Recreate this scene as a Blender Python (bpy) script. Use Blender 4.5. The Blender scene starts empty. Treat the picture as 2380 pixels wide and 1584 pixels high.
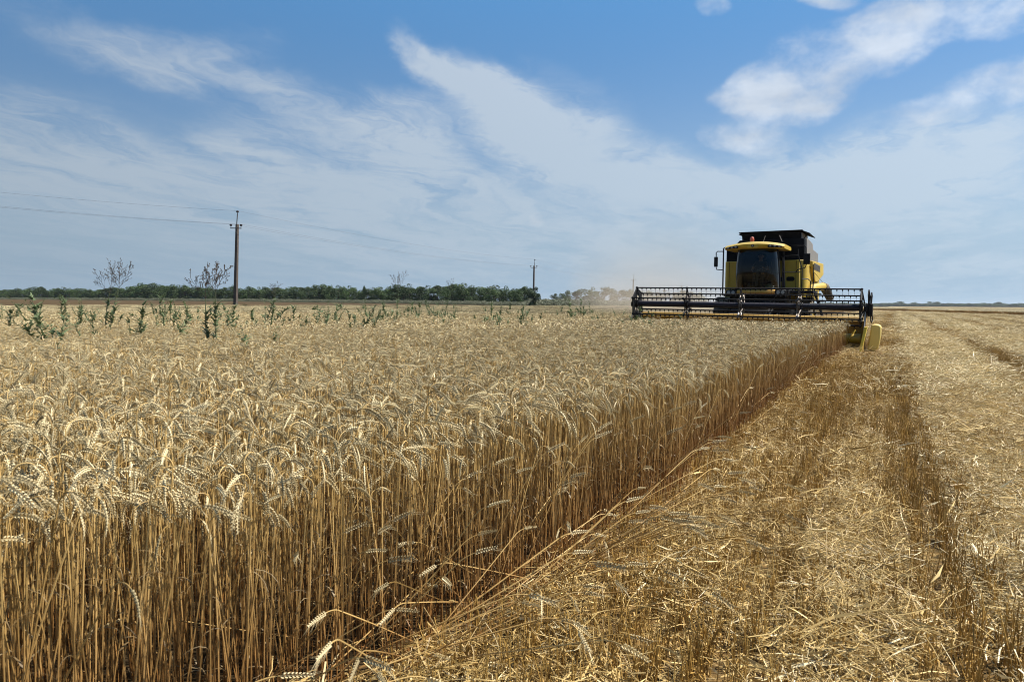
import bpy, bmesh, math, os
import numpy as np
from mathutils import Vector, Matrix, Euler

# ------------------------------------------------------------------ camera
SC = bpy.context.scene
COL = SC.collection
rad = math.radians
RNG = np.random.default_rng(7)
F = 2380 * 24 / 36.0                 # focal length in pixels of the 2380 wide photograph
EYE = 1.40
PITCH = math.atan(87 / F)
ROLL = rad(0.35)
YAW = rad(29.2)                      # direction of the drill rows and of travel of the harvester

_f = np.array([0, math.cos(PITCH), -math.sin(PITCH)])
_r0 = np.array([1.0, 0, 0]); _u0 = np.array([0, math.sin(PITCH), math.cos(PITCH)])
_R = math.cos(ROLL) * _r0 + math.sin(ROLL) * _u0
_U = -math.sin(ROLL) * _r0 + math.cos(ROLL) * _u0
CAM = np.array([0, 0, EYE])

def ray(px, py): return _f + _R * (px - 1190) / F - _U * (py - 792) / F
def horizon(px): return 705 + (px - 1190) * math.tan(ROLL)
def at_depth(px, d): return np.array([(px - 1190) / F * d, d])     # ground position at depth d

AV = np.array([math.cos(YAW), -math.sin(YAW)])   # across the rows (to the right)
AU = np.array([math.sin(YAW), math.cos(YAW)])    # along the rows (away)
def vu(x, y): return x * AV[0] + y * AV[1], x * AU[0] + y * AU[1]
def xy(v, u): return v * AV[0] + u * AU[0], v * AV[1] + u * AU[1]

cam_d = bpy.data.cameras.new('camera'); cam = bpy.data.objects.new('camera', cam_d); COL.objects.link(cam)
m = Matrix(((_R[0], _U[0], -_f[0], 0), (_R[1], _U[1], -_f[1], 0), (_R[2], _U[2], -_f[2], EYE), (0, 0, 0, 1)))
cam.matrix_world = m
cam_d.sensor_width = 36; cam_d.lens = 24; cam_d.clip_start = 0.05; cam_d.clip_end = 20000
cam_d.dof.use_dof = True; cam_d.dof.focus_distance = 9.0; cam_d.dof.aperture_fstop = 6.3
SC.camera = cam

# ------------------------------------------------------------------ exposure, sun, sky
SC.view_settings.view_transform = 'Standard'; SC.view_settings.look = 'None'
SC.view_settings.exposure = 0.97; SC.view_settings.gamma = 1.0
SC.render.engine = 'CYCLES'
SC.cycles.max_bounces = 6; SC.cycles.diffuse_bounces = 2; SC.cycles.glossy_bounces = 3
SC.cycles.transmission_bounces = 4; SC.cycles.transparent_max_bounces = 12; SC.cycles.volume_bounces = 0
SC.cycles.use_denoising = True; SC.cycles.filter_width = 1.0; SC.cycles.sample_clamp_direct = 1.5
SC.cycles.volume_step_rate = 1.0
SC.cycles.sample_clamp_indirect = 6.0

SUN_EL = rad(56); SUN_AZ = rad(86)   # azimuth measured from +Y (away) towards +X (right)
sun_d = bpy.data.lights.new('sun', 'SUN'); sun_d.energy = 5.0; sun_d.angle = rad(0.53); sun_d.color = (1.0, 0.95, 0.87)
sun = bpy.data.objects.new('sun', sun_d); COL.objects.link(sun)
_sd = Vector((math.sin(SUN_AZ) * math.cos(SUN_EL), math.cos(SUN_AZ) * math.cos(SUN_EL), math.sin(SUN_EL)))
sun.rotation_euler = _sd.to_track_quat('Z', 'Y').to_euler()

W = bpy.data.worlds.new('World'); SC.world = W; W.use_nodes = True
WN = W.node_tree.nodes; WL = W.node_tree.links
WN.clear()

class NG:
    """small helper to write node maths"""
    def __init__(self, tree): self.t = tree
    def n(self, typ, **kw):
        nd = self.t.nodes.new(typ)
        for k, v in kw.items(): setattr(nd, k, v)
        return nd
    def put(self, sock, val):
        if isinstance(val, bpy.types.NodeSocket): self.t.links.new(val, sock)
        elif val is not None: sock.default_value = val
    def m(self, op, a, b=None, c=None, clamp=False):
        nd = self.n('ShaderNodeMath', operation=op); nd.use_clamp = clamp
        self.put(nd.inputs[0], a)
        if b is not None: self.put(nd.inputs[1], b)
        if c is not None: self.put(nd.inputs[2], c)
        return nd.outputs[0]
    def add(self, a, b): return self.m('ADD', a, b)
    def mul(self, a, b): return self.m('MULTIPLY', a, b)
    def comb(self, x, y, z=0.0):
        nd = self.n('ShaderNodeCombineXYZ')
        for s, v in zip(nd.inputs, (x, y, z)): self.put(s, v)
        return nd.outputs[0]
    def noise(self, vec, scale, detail=4, rough=0.5, dist=0.0, col=False):
        nd = self.n('ShaderNodeTexNoise')
        if vec is not None: self.put(nd.inputs['Vector'], vec)
        nd.inputs['Scale'].default_value = scale; nd.inputs['Detail'].default_value = detail
        nd.inputs['Roughness'].default_value = rough; nd.inputs['Distortion'].default_value = dist
        return nd.outputs['Color'] if col else nd.outputs[0]
    def remap(self, v, a, b, c=0.0, d=1.0, smooth=False):
        nd = self.n('ShaderNodeMapRange')
        if smooth: nd.interpolation_type = 'SMOOTHSTEP'
        self.put(nd.inputs[0], v)
        for i, q in enumerate((a, b, c, d)): self.put(nd.inputs[i + 1], q)
        return nd.outputs[0]
    def mix(self, fac, a, b, mode='MIX'):
        nd = self.n('ShaderNodeMix', data_type='RGBA', blend_type=mode)
        self.put(nd.inputs[0], fac); self.put(nd.inputs[6], a); self.put(nd.inputs[7], b)
        return nd.outputs[2]
    def vmath(self, op, a, b=None):
        nd = self.n('ShaderNodeVectorMath', operation=op)
        self.put(nd.inputs[0], a)
        if b is not None: self.put(nd.inputs[1], b)
        return nd.outputs[0]

def build_sky():
    g = NG(W.node_tree)
    sky = g.n('ShaderNodeTexSky', sky_type='NISHITA'); sky.sun_disc = False
    sky.sun_elevation = SUN_EL; sky.sun_rotation = SUN_AZ
    sky.altitude = 100; sky.air_density = 1.0; sky.dust_density = 0.6; sky.ozone_density = 2.5
    tc = g.n('ShaderNodeTexCoord').outputs['Generated']
    sp = g.n('ShaderNodeSeparateXYZ'); g.put(sp.inputs[0], tc); X, Y, Z = sp.outputs
    az = g.m('ARCTAN2', X, Y); el = g.m('ARCSINE', Z)
    zz = g.add(g.m('MAXIMUM', Z, 0.0), 0.09)
    PX = g.m('DIVIDE', X, zz); PY = g.m('DIVIDE', Y, zz)
    P = g.comb(PX, PY)
    # warped, streak-stretched noise fields on the cloud layer; the streaks run along one wind direction
    warp = g.noise(P, 0.8, 5, 0.6, col=True)
    warp = g.vmath('MULTIPLY', g.vmath('SUBTRACT', warp, (0.5, 0.5, 0.5)), (1.3, 1.3, 0.0))
    PW = g.vmath('ADD', P, warp)
    sw_ = g.n('ShaderNodeSeparateXYZ'); g.put(sw_.inputs[0], PW)
    sa, ca = math.sin(rad(24)), math.cos(rad(24))
    along = g.add(g.mul(sw_.outputs[0], sa), g.mul(sw_.outputs[1], ca)); across = g.m('SUBTRACT', g.mul(sw_.outputs[0], ca), g.mul(sw_.outputs[1], sa))
    n_streak = g.noise(g.comb(g.mul(along, 0.45), g.mul(across, 1.5)), 1.5, 9, 0.60)
    n_fine = g.noise(g.comb(g.mul(along, 1.2), g.mul(across, 3.2), 4.0), 2.6, 8, 0.66)
    n_big = g.noise(g.vmath('ADD', P, (3.1, 1.7, 0)), 1.3, 4, 0.5)
    ang = g.comb(az, el)
    wr2 = g.noise(g.vmath('MULTIPLY', ang, (1, 1.6, 1)), 5.0, 6, 0.62, col=True)
    wr2 = g.vmath('MULTIPLY', g.vmath('SUBTRACT', wr2, (0.5, 0.5, 0.5)), (0.13, 0.09, 0))
    angc = g.vmath('ADD', ang, g.vmath('MULTIPLY', wr2, (0.35, 0.35, 0)))
    angw = g.vmath('ADD', ang, wr2)
    n_puff = g.noise(g.vmath('ADD', g.vmath('MULTIPLY', ang, (1, 1.35, 1)), g.vmath('MULTIPLY', wr2, (0.3, 0.3, 0))), 11.0, 10, 0.60)
    def ae(px, py):
        d = ray(px, py); d = d / np.linalg.norm(d)
        return math.atan2(d[0], d[1]), math.asin(d[2])
    def blob(px0, py0, px1, py1, half, vec=angw):
        """soft ellipse whose long axis runs between two directions of the sky"""
        a0, e0 = ae(px0, py0); a1, e1 = ae(px1, py1)
        L = math.hypot(a1 - a0, e1 - e0) / 2
        mpn = g.n('ShaderNodeMapping', vector_type='TEXTURE'); g.put(mpn.inputs[0], vec)
        mpn.inputs['Location'].default_value = ((a0 + a1) / 2, (e0 + e1) / 2, 0)
        mpn.inputs['Rotation'].default_value = (0, 0, math.atan2(e1 - e0, a1 - a0))
        mpn.inputs['Scale'].default_value = (L * 1.25, half / F, 1)
        gr = g.n('ShaderNodeTexGradient', gradient_type='SPHERICAL'); g.put(gr.inputs[0], mpn.outputs[0])
        return g.remap(gr.outputs[1], 0.0, 0.75, 0, 1, True)
    def total(lst, vec):
        s = None
        for wgt, *b in lst:
            t = g.mul(blob(*b, vec), wgt)
            s = t if s is None else g.add(s, t)
        return s
    cirrus = total(CIRRUS, angw)
    cum = total(CUMULUS, angc)
    # thin veil everywhere low in the sky, thinning towards the zenith
    veil = g.remap(el, 0.02, 0.36, 0.62, 0.0, True)
    # cirrus: soft and feathered
    c1 = g.add(cirrus, veil)
    ns = g.add(g.mul(n_streak, 0.62), g.mul(n_fine, 0.38))
    c1 = g.mul(c1, g.remap(ns, 0.33, 0.66, 0.12, 1.35))
    a1 = g.remap(c1, 0.04, 1.15, 0.0, 0.88, True)
    # low cumulus: crisper, broken up
    pn = n_puff
    c2 = g.add(cum, g.mul(g.m('SUBTRACT', pn, 0.5), 3.0))
    c2 = g.mul(c2, g.remap(cum, 0.05, 0.35, 0, 1, True))
    a2 = g.remap(c2, 0.02, 1.40, 0.0, 0.80, True)
    skyc = g.n('ShaderNodeHueSaturation'); g.put(skyc.inputs['Color'], sky.outputs[0])
    skyc.inputs['Saturation'].default_value = SKY_SAT; skyc.inputs['Value'].default_value = SKY_VAL
    base = g.mix(g.remap(el, 0.0, 0.42, 1.0, 0.0, True), skyc.outputs[0], SKY_LOW)
    base = g.mix(g.remap(el, 0.10, 0.42, 0.0, 0.88), base, SKY_HIGH)
    side = g.remap(az, -0.65, 0.65, 0.82, 1.16)
    cc = g.mix(g.remap(el, 0.02, 0.40, 0, 1), CLOUD_LOW, CLOUD_HIGH)
    col = g.mix(a1, base, cc)
    sh = g.remap(g.noise(g.vmath('ADD', P, (0.10, -0.16, 0)), 2.4, 6, 0.55), 0.35, 0.65, 0.80, 1.05)
    cw = g.mix(1.0, CLOUD_WHITE, g.comb(sh, sh, sh), 'MULTIPLY')
    col = g.mix(a2, col, cw)
    sd = g.comb(side, side, side)
    col = g.mix(1.0, col, sd, 'MULTIPLY')
    bg = g.n('ShaderNodeBackground'); bg.inputs[1].default_value = 0.050
    g.put(bg.inputs[0], col)
    out = g.n('ShaderNodeOutputWorld'); g.put(out.inputs[0], bg.outputs[0])
    W.cycles.sampling_method = 'MANUAL'; W.cycles.sample_map_resolution = 512

SKY_SAT = 1.05; SKY_VAL = 1.12
SKY_LOW = (3.5, 4.85, 6.25, 1); SKY_HIGH = (1.15, 3.35, 6.8, 1)
CLOUD_LOW = (4.5, 5.6, 6.7, 1); CLOUD_HIGH = (5.9, 6.8, 7.9, 1); CLOUD_WHITE = (7.0, 7.6, 8.4, 1)
CIRRUS = [
    # weight, from px, to px, half width px
    (0.50, -200, -30, 760, 190, 70), (0.40, 380, 70, 720, 100, 60), (0.35, 100, 60, 700, 240, 60),
    (0.55, -300, 300, 500, 420, 150), (0.30, -200, 200, 250, 240, 70), (0.4, 0, 380, 900, 470, 120),
    (0.85, 520, 170, 1120, 440, 110), (0.70, 760, 220, 1100, 330, 90), (0.45, 470, 270, 700, 400, 90),
    (0.70, 900, 30, 1060, 220, 60), (1.0, 960, 100, 1350, 400, 105), (0.9, 1050, 210, 1700, 480, 110), (0.50, 1060, 190, 1420, 340, 90),
    (0.40, 1180, 110, 1500, 300, 70),
    (0.60, 300, 450, 1700, 500, 190), (0.45, 1500, 440, 2500, 480, 120),
    (0.95, 1800, 420, 2500, 320, 120), (0.70, 1600, 440, 2450, 420, 80), (0.40, 1640, 290, 1950, 370, 70),
    (0.45, 2100, 605, 2600, 610, 30),
]
CUMULUS = [
    (0.95, 1640, 225, 2010, 222, 66), (0.55, 1690, 170, 1860, 185, 45), (0.35, 1700, 270, 1950, 262, 45),
    (0.62, 1760, 128, 2100, 95, 72), (0.58, 1880, 160, 2180, 120, 55), (0.62, 1940, 75, 2250, 40, 75), (0.70, 2130, 45, 2540, -30, 90),
    (0.80, 2010, 288, 2270, 226, 46), (0.85, 2170, 228, 2520, 160, 58), (0.55, 2310, 250, 2470, 262, 45),
    (0.50, 1640, 310, 1880, 345, 50), (0.70, 1225, 515, 1270, 512, 28), (0.45, 1590, 300, 1720, 325, 45), (0.7, 1620, -12, 1720, 14, 40), (0.6, 1840, -8, 2000, 2, 30),
]
build_sky()
DEBUG = ()

# ------------------------------------------------------------------ helpers
def tag(o, label=None, cat=None, group=None, kind=None):
    if label: o['label'] = label
    if cat: o['category'] = cat
    if group: o['group'] = group
    if kind: o['kind'] = kind
    return o

def empty(name, loc, rz=0.0):
    o = bpy.data.objects.new(name, None); COL.objects.link(o)
    o.empty_display_size = 0.3
    o.location = loc; o.rotation_euler = (0, 0, rz)
    return o

class MB:
    """collects faces of one mesh"""
    def __init__(s): s.v = []; s.f = []; s.mi = []; s.cur = 0
    def quad(s, *p):
        b = len(s.v); s.v += [tuple(map(float, q)) for q in p]; s.f.append(tuple(range(b, b + len(p)))); s.mi.append(s.cur)
    def box(s, x0, x1, y0, y1, z0, z1):
        b = len(s.v)
        s.v += [(x, y, z) for z in (z0, z1) for y in (y0, y1) for x in (x0, x1)]
        for f in ((0, 2, 3, 1), (4, 5, 7, 6), (0, 1, 5, 4), (2, 6, 7, 3), (0, 4, 6, 2), (1, 3, 7, 5)):
            s.f.append(tuple(b + i for i in f)); s.mi.append(s.cur)
    def tube(s, pts, r, n=8, cap=True, flat=1.0):
        pts = [Vector(p) for p in pts]
        rs = r if hasattr(r, '__len__') else [r] * len(pts)
        b0 = len(s.v); up = Vector((0, 0, 1)); prev = None
        for i, p in enumerate(pts):
            t = (pts[min(i + 1, len(pts) - 1)] - pts[max(i - 1, 0)])
            if t.length < 1e-9: t = Vector((0, 0, 1))
            t.normalize()
            if prev is None:
                a = t.cross(up)
                if a.length < 1e-3: a = t.cross(Vector((0, 1, 0)))
            else:
                a = prev - t * prev.dot(t)
            a.normalize(); prev = a; c = t.cross(a)
            for k in range(n):
                th = 2 * math.pi * (k + 0.5) / n
                s.v.append(tuple(p + a * (rs[i] * math.cos(th)) + c * (rs[i] * flat * math.sin(th))))
        for i in range(len(pts) - 1):
            for k in range(n):
                a = b0 + i * n + k; c = b0 + i * n + (k + 1) % n
                s.f.append((a, c, c + n, a + n)); s.mi.append(s.cur)
        if cap and n > 2:
            s.f.append(tuple(b0 + k for k in range(n))[::-1]); s.mi.append(s.cur)
            e = b0 + (len(pts) - 1) * n
            s.f.append(tuple(e + k for k in range(n))); s.mi.append(s.cur)
    def loft(s, rings, cap=True, closed=True):
        b0 = len(s.v); n = len(rings[0])
        for r in rings: s.v += [tuple(map(float, q)) for q in r]
        for i in range(len(rings) - 1):
            for k in range(n if closed else n - 1):
                a = b0 + i * n + k; c = b0 + i * n + (k + 1) % n
                s.f.append((a, c, c + n, a + n)); s.mi.append(s.cur)
        if cap:
            s.f.append(tuple(b0 + k for k in range(n))[::-1]); s.mi.append(s.cur)
            e = b0 + (len(rings) - 1) * n
            s.f.append(tuple(e + k for k in range(n))); s.mi.append(s.cur)
    def prism_x(s, prof, x0, x1):      # profile of (y,z)
        s.loft([[(x0, y, z) for y, z in prof], [(x1, y, z) for y, z in prof]])
    def prism_y(s, prof, y0, y1):      # profile of (x,z)
        s.loft([[(x, y0, z) for x, z in prof], [(x, y1, z) for x, z in prof]])
    def prism_z(s, prof, z0, z1):
        s.loft([[(x, y, z0) for x, y in prof], [(x, y, z1) for x, y in prof]])
    def disc(s, c, r, axis='y', n=20, h=0.02):
        c = Vector(c); rings = []
        for d in (0, h):
            ring = []
            for k in range(n):
                t = 2 * math.pi * k / n
                if axis == 'y': q = (r * math.cos(t), d, r * math.sin(t))
                elif axis == 'x': q = (d, r * math.cos(t), r * math.sin(t))
                else: q = (r * math.cos(t), r * math.sin(t), d)
                ring.append(c + Vector(q))
            rings.append(ring)
        s.loft(rings)
    def mesh(s, name, mats, smooth=35):
        me = bpy.data.meshes.new(name); me.from_pydata(s.v, [], s.f)
        for mt in (mats if isinstance(mats, (list, tuple)) else [mats]): me.materials.append(mt)
        if any(s.mi): me.polygons.foreach_set('material_index', s.mi)
        if len(s.v) < 200000:
            bm = bmesh.new(); bm.from_mesh(me); bmesh.ops.recalc_face_normals(bm, faces=bm.faces[:]); bm.to_mesh(me); bm.free()
        if smooth:
            me.shade_smooth(); me.set_sharp_from_angle(angle=rad(smooth))
        me.update(); return me
    def build(s, name, mats, parent=None, bevel=0.0, smooth=35, loc=None):
        o = bpy.data.objects.new(name, s.mesh(name, mats, smooth)); COL.objects.link(o)
        if parent is not None: o.parent = parent
        if loc is not None: o.location = loc
        if bevel:
            b = o.modifiers.new('bevel', 'BEVEL'); b.width = bevel; b.segments = 2; b.limit_method = 'ANGLE'; b.angle_limit = rad(40)
        return o

def mat(name, col, rough=0.6, metal=0.0, spec=0.5, var=0.0, vscale=3.0, dust=0.0, trans=0.0, rand=0.0, col2=None):
    mt = bpy.data.materials.new(name); mt.use_nodes = True
    t = mt.node_tree; g = NG(t); b = t.nodes['Principled BSDF']
    c = (*col, 1)
    b.inputs['Roughness'].default_value = rough; b.inputs['Metallic'].default_value = metal
    b.inputs['Specular IOR Level'].default_value = spec
    src = c
    co = g.n('ShaderNodeTexCoord').outputs['Object']
    if var or col2:
        nz = g.noise(co, vscale, 6, 0.6)
        c2 = (*(col2 or tuple(q * (1 - var) for q in col)), 1)
        src = g.mix(g.remap(nz, 0.35, 0.65), c, c2)
    if rand:
        oi = g.n('ShaderNodeObjectInfo').outputs['Random']
        k = g.remap(oi, 0, 1, 1 - rand, 1 + rand)
        src = g.mix(1.0, src, g.comb(k, k, k), 'MULTIPLY')
    if dust:
        nz = g.noise(co, 2.2, 8, 0.7)
        geo = g.n('ShaderNodeNewGeometry'); sx = g.n('ShaderNodeSeparateXYZ'); g.put(sx.inputs[0], geo.outputs['Normal'])
        up = g.remap(sx.outputs[2], 0.2, 1.0, 0.0, 0.5)
        fac = g.m('ADD', g.mul(g.remap(nz, 0.42, 0.75), dust), up, clamp=True)
        src = g.mix(g.mul(fac, min(1.0, dust * 2.2)), src, (0.33, 0.25, 0.16, 1))
        g.put(b.inputs['Roughness'], g.remap(nz, 0.35, 0.7, rough, min(1, rough + 0.35)))
    g.put(b.inputs['Base Color'], src)
    if trans:
        tr = g.n('ShaderNodeBsdfTranslucent'); g.put(tr.inputs[0], src)
        mx = g.n('ShaderNodeMixShader'); mx.inputs[0].default_value = trans
        g.put(mx.inputs[1], b.outputs[0]); g.put(mx.inputs[2], tr.outputs[0])
        g.put(t.nodes['Material Output'].inputs[0], mx.outputs[0])
    return mt

# ------------------------------------------------------------------ ground
_tv = np.array([-3000, -1000, -457, -300, -228, -150, -105, -80, -62, -45, 0, 5000.])
_tz = np.array([1.4, 1.6, 2.0, 1.75, 1.5, 1.2, 0.90, 0.55, 0.25, 0.0, 0.0, 0.0])
_dv = np.arange(-3000, 200, 2.0); _dz = np.interp(_dv, _tv, _tz)
_dz = np.convolve(np.pad(_dz, 6, mode='edge'), np.ones(13) / 13, 'valid')
def gz(x, y):
    v, u = vu(np.asarray(x, float), np.asarray(y, float))
    return np.interp(v, _dv, _dz)

def vnoise(x, y, s, seed):
    """cheap smooth value noise 0..1 (numpy)"""
    r = np.random.default_rng(seed).random((64, 64))
    a = np.asarray(x) / s; b = np.asarray(y) / s
    i = np.floor(a).astype(int); j = np.floor(b).astype(int); fa = a - i; fb = b - j
    fa = fa * fa * (3 - 2 * fa); fb = fb * fb * (3 - 2 * fb)
    g = lambda p, q: r[p % 64, q % 64]
    return (g(i, j) * (1 - fa) * (1 - fb) + g(i + 1, j) * fa * (1 - fb) + g(i, j + 1) * (1 - fa) * fb + g(i + 1, j + 1) * fa * fb)

EDGE_U = [-20, 0.4, 1.2, 1.9, 2.8, 5, 8.2, 24, 60]; EDGE_V = [-2.20, -2.15, -1.88, -1.60, -1.46, -1.42, -1.41, -1.30, -1.30]
def edge_v(u): return np.interp(u, EDGE_U, EDGE_V)
HU = 23.61; HV = -4.489                           # harvester origin in (v,u)
def in_wheat(v, u):
    jag = (vnoise(u, u * 0 + 3, 0.5, 3) - 0.5) * 0.12 + (vnoise(u, u * 0 + 9, 2.3, 4) - 0.5) * 0.10
    a = (v < edge_v(u) + jag) & (v > -61.5)
    cut = (u > HU - 0.30) & (v > HV - 3.75)
    return a & ~cut

# swath profile across the stubble: 0 = bare standing stubble, 1 = thick straw
SW_V = [-12, -8.5, -7.5, -6.2, -5, -3.2, -2.4, -1.7, -1.05, -0.85, -0.45, -0.28, -0.02, 0.08, 0.36, 0.50, 0.9, 1.0, 1.1, 1.7, 1.98, 2.72, 3.0, 4.9, 5.25, 6.0, 6.3, 8.3, 8.8, 9.5, 10, 12, 12.4, 13, 13.5, 16, 16.6, 17.2, 18, 22, 23, 24, 40]
SW_D = [0.5, 0.5, 0.3, 0.6, 0.95, 0.9, 0.5, 0.55, 0.50, 0.26, 0.24, 0.55, 0.50, 0.14, 0.12, 0.95, 0.95, 0.55, 0.95, 0.95, 0.20, 0.20, 0.95, 0.95, 0.18, 0.18, 0.8, 0.8, 0.25, 0.2, 0.8, 0.8, 0.3, 0.2, 0.8, 0.8, 0.3, 0.2, 0.8, 0.8, 0.3, 0.8, 0.6]
def swath(v, u):
    w = v + (vnoise(u, u * 0, 9.0, 11) - 0.5) * 0.14 + (vnoise(u, v, 0.5, 12) - 0.5) * 0.16
    return np.interp(w, SW_V, SW_D)

def grid_mesh(name, us, vs, mats, zoff=0.0, bump=None):
    U_, V_ = np.meshgrid(us, vs, indexing='ij')
    X_, Y_ = xy(V_, U_)
    Z_ = gz(X_, Y_) + zoff
    if bump is not None: Z_ = Z_ + bump(V_, U_)
    co = np.stack([X_, Y_, Z_], -1).reshape(-1, 3)
    nu, nv = U_.shape
    idx = np.arange(nu * nv).reshape(nu, nv)
    q = np.stack([idx[:-1, :-1], idx[:-1, 1:], idx[1:, 1:], idx[1:, :-1]], -1).reshape(-1, 4)
    me = bpy.data.meshes.new(name); me.from_pydata(co.tolist(), [], q.tolist())
    for k in mats: me.materials.append(k)
    me.shade_smooth(); me.update()
    o = bpy.data.objects.new(name, me); COL.objects.link(o); return o

def ground_material():
    mt = bpy.data.materials.new('field_soil'); mt.use_nodes = True
    t = mt.node_tree; g = NG(t); b = t.nodes['Principled BSDF']
    co = g.n('ShaderNodeTexCoord').outputs['Object']
    rot = g.n('ShaderNodeMapping'); g.put(rot.inputs[0], co); rot.inputs['Rotation'].default_value = (0, 0, YAW)
    s = g.n('ShaderNodeSeparateXYZ'); g.put(s.inputs[0], rot.outputs[0]); v, u, _ = s.outputs
    vw = g.add(v, g.mul(g.m('SUBTRACT', g.noise(co, 0.2, 2), 0.5), 0.8))
    # swaths: ramp over v in -12..40
    rp = g.n('ShaderNodeValToRGB'); g.put(rp.inputs[0], g.remap(vw, -12, 40))
    cr = rp.color_ramp
    pts = [(a, d) for a, d in zip(SW_V, SW_D)][::1]
    sel = [p for p in pts if -8 < p[0] < 14][:31]
    while len(cr.elements) > 1: cr.elements.remove(cr.elements[0])
    cr.elements[0].position = (sel[0][0] + 12) / 52; cr.elements[0].color = (sel[0][1],) * 3 + (1,)
    for a, d in sel[1:]:
        e = cr.elements.new((a + 12) / 52); e.color = (d, d, d, 1)
    n1 = g.noise(co, 6.0, 8, 0.7); n2 = g.noise(co, 0.6, 5, 0.6)
    dens = g.m('MULTIPLY', rp.outputs[0], g.remap(n2, 0.3, 0.7, 0.7, 1.2), clamp=True)
    stk = g.noise(g.comb(g.mul(v, 1.7), g.mul(u, 0.05)), 1.0, 4, 0.6)
    dens = g.m('MULTIPLY', dens, g.remap(stk, 0.35, 0.62, 0.45, 1.15), clamp=True)
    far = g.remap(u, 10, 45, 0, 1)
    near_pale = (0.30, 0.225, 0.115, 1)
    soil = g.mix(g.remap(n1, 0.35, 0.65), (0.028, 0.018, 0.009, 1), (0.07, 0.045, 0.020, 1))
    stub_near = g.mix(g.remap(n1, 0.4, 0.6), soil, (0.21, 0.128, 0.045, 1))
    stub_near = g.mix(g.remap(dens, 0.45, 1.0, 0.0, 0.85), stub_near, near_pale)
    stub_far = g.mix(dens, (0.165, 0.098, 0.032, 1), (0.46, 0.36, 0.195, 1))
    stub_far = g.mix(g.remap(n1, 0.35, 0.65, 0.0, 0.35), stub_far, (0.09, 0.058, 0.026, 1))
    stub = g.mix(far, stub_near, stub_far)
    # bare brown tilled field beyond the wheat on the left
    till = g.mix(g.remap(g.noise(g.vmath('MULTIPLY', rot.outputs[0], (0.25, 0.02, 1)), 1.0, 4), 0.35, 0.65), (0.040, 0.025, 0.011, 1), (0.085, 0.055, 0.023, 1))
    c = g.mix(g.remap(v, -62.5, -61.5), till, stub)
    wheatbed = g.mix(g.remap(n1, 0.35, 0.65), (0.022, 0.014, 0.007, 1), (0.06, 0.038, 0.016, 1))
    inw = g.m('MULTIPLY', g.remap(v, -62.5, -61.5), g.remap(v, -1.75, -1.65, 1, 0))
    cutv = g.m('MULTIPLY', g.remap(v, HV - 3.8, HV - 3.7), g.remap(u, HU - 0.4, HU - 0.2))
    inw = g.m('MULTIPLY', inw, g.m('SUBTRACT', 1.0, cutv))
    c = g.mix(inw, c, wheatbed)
    # distant grassland beyond everything
    g.put(b.inputs['Base Color'], c); b.inputs['Roughness'].default_value = 0.95; b.inputs['Specular IOR Level'].default_value = 0.1
    bp = g.n('ShaderNodeBump'); bp.inputs['Strength'].default_value = 0.7; bp.inputs['Distance'].default_value = 0.04
    g.put(bp.inputs['Height'], g.noise(co, 12, 8, 0.75)); g.put(b.inputs['Normal'], bp.outputs[0])
    return mt
us = np.concatenate([np.linspace(-3500, -60, 12), np.linspace(-40, 40, 81), np.linspace(45, 400, 60), np.linspace(450, 6000, 24)])
vs = np.concatenate([np.linspace(-5000, -600, 12), np.linspace(-560, -70, 50), np.linspace(-66, 40, 107), np.linspace(50, 400, 20), np.linspace(500, 6000, 14)])
def _bump(v, u):
    near = (np.abs(v) < 45) & (u < 45) & (u > -45)
    return np.where(near, (vnoise(v, u, 3.0, 21) - 0.5) * 0.05, 0.0)
ground = grid_mesh('ground', us, vs, [ground_material()], 0.0, _bump)
tag(ground, kind='structure')

# ------------------------------------------------------------------ straw-like materials
def straw_mat(name, lo, hi, rand=0.25, trans=0.03, zgrad=None, rough=0.55):
    mt = bpy.data.materials.new(name); mt.use_nodes = True
    t = mt.node_tree; g = NG(t); b = t.nodes['Principled BSDF']
    oi = g.n('ShaderNodeObjectInfo').outputs['Random']
    co = g.n('ShaderNodeTexCoord').outputs['Object']
    nz = g.noise(co, 14.0, 3, 0.6)
    f = g.m('ADD', g.mul(oi, 0.6), g.mul(nz, 0.55), clamp=True)
    c = g.mix(g.remap(f, 0.2, 0.9), (*lo, 1), (*hi, 1))
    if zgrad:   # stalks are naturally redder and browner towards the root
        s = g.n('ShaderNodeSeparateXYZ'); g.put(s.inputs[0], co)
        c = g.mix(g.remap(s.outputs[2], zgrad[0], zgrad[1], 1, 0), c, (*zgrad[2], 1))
    k = g.remap(oi, 0, 1, 1 - rand, 1 + rand)
    c = g.mix(1.0, c, g.comb(k, k, k), 'MULTIPLY')
    g.put(b.inputs['Base Color'], c); b.inputs['Roughness'].default_value = rough; b.inputs['Specular IOR Level'].default_value = 0.35
    tr = g.n('ShaderNodeBsdfTranslucent'); g.put(tr.inputs[0], c)
    mx = g.n('ShaderNodeMixShader'); mx.inputs[0].default_value = trans
    g.put(mx.inputs[1], b.outputs[0]); g.put(mx.inputs[2], tr.outputs[0])
    g.put(t.nodes['Material Output'].inputs[0], mx.outputs[0])
    return mt
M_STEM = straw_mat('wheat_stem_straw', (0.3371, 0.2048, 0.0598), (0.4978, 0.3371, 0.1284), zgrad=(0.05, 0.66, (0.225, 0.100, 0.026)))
M_EAR = straw_mat('wheat_ear', (0.325, 0.25, 0.118), (0.52, 0.425, 0.24), rand=0.30)
M_LEAF = straw_mat('dry_wheat_leaf', (0.1587, 0.0992, 0.0397), (0.2460, 0.1826, 0.0952), trans=0.25)
M_STUB = straw_mat('stubble_stalk', (0.250, 0.138, 0.026), (0.410, 0.255, 0.070), rand=0.3)
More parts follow.
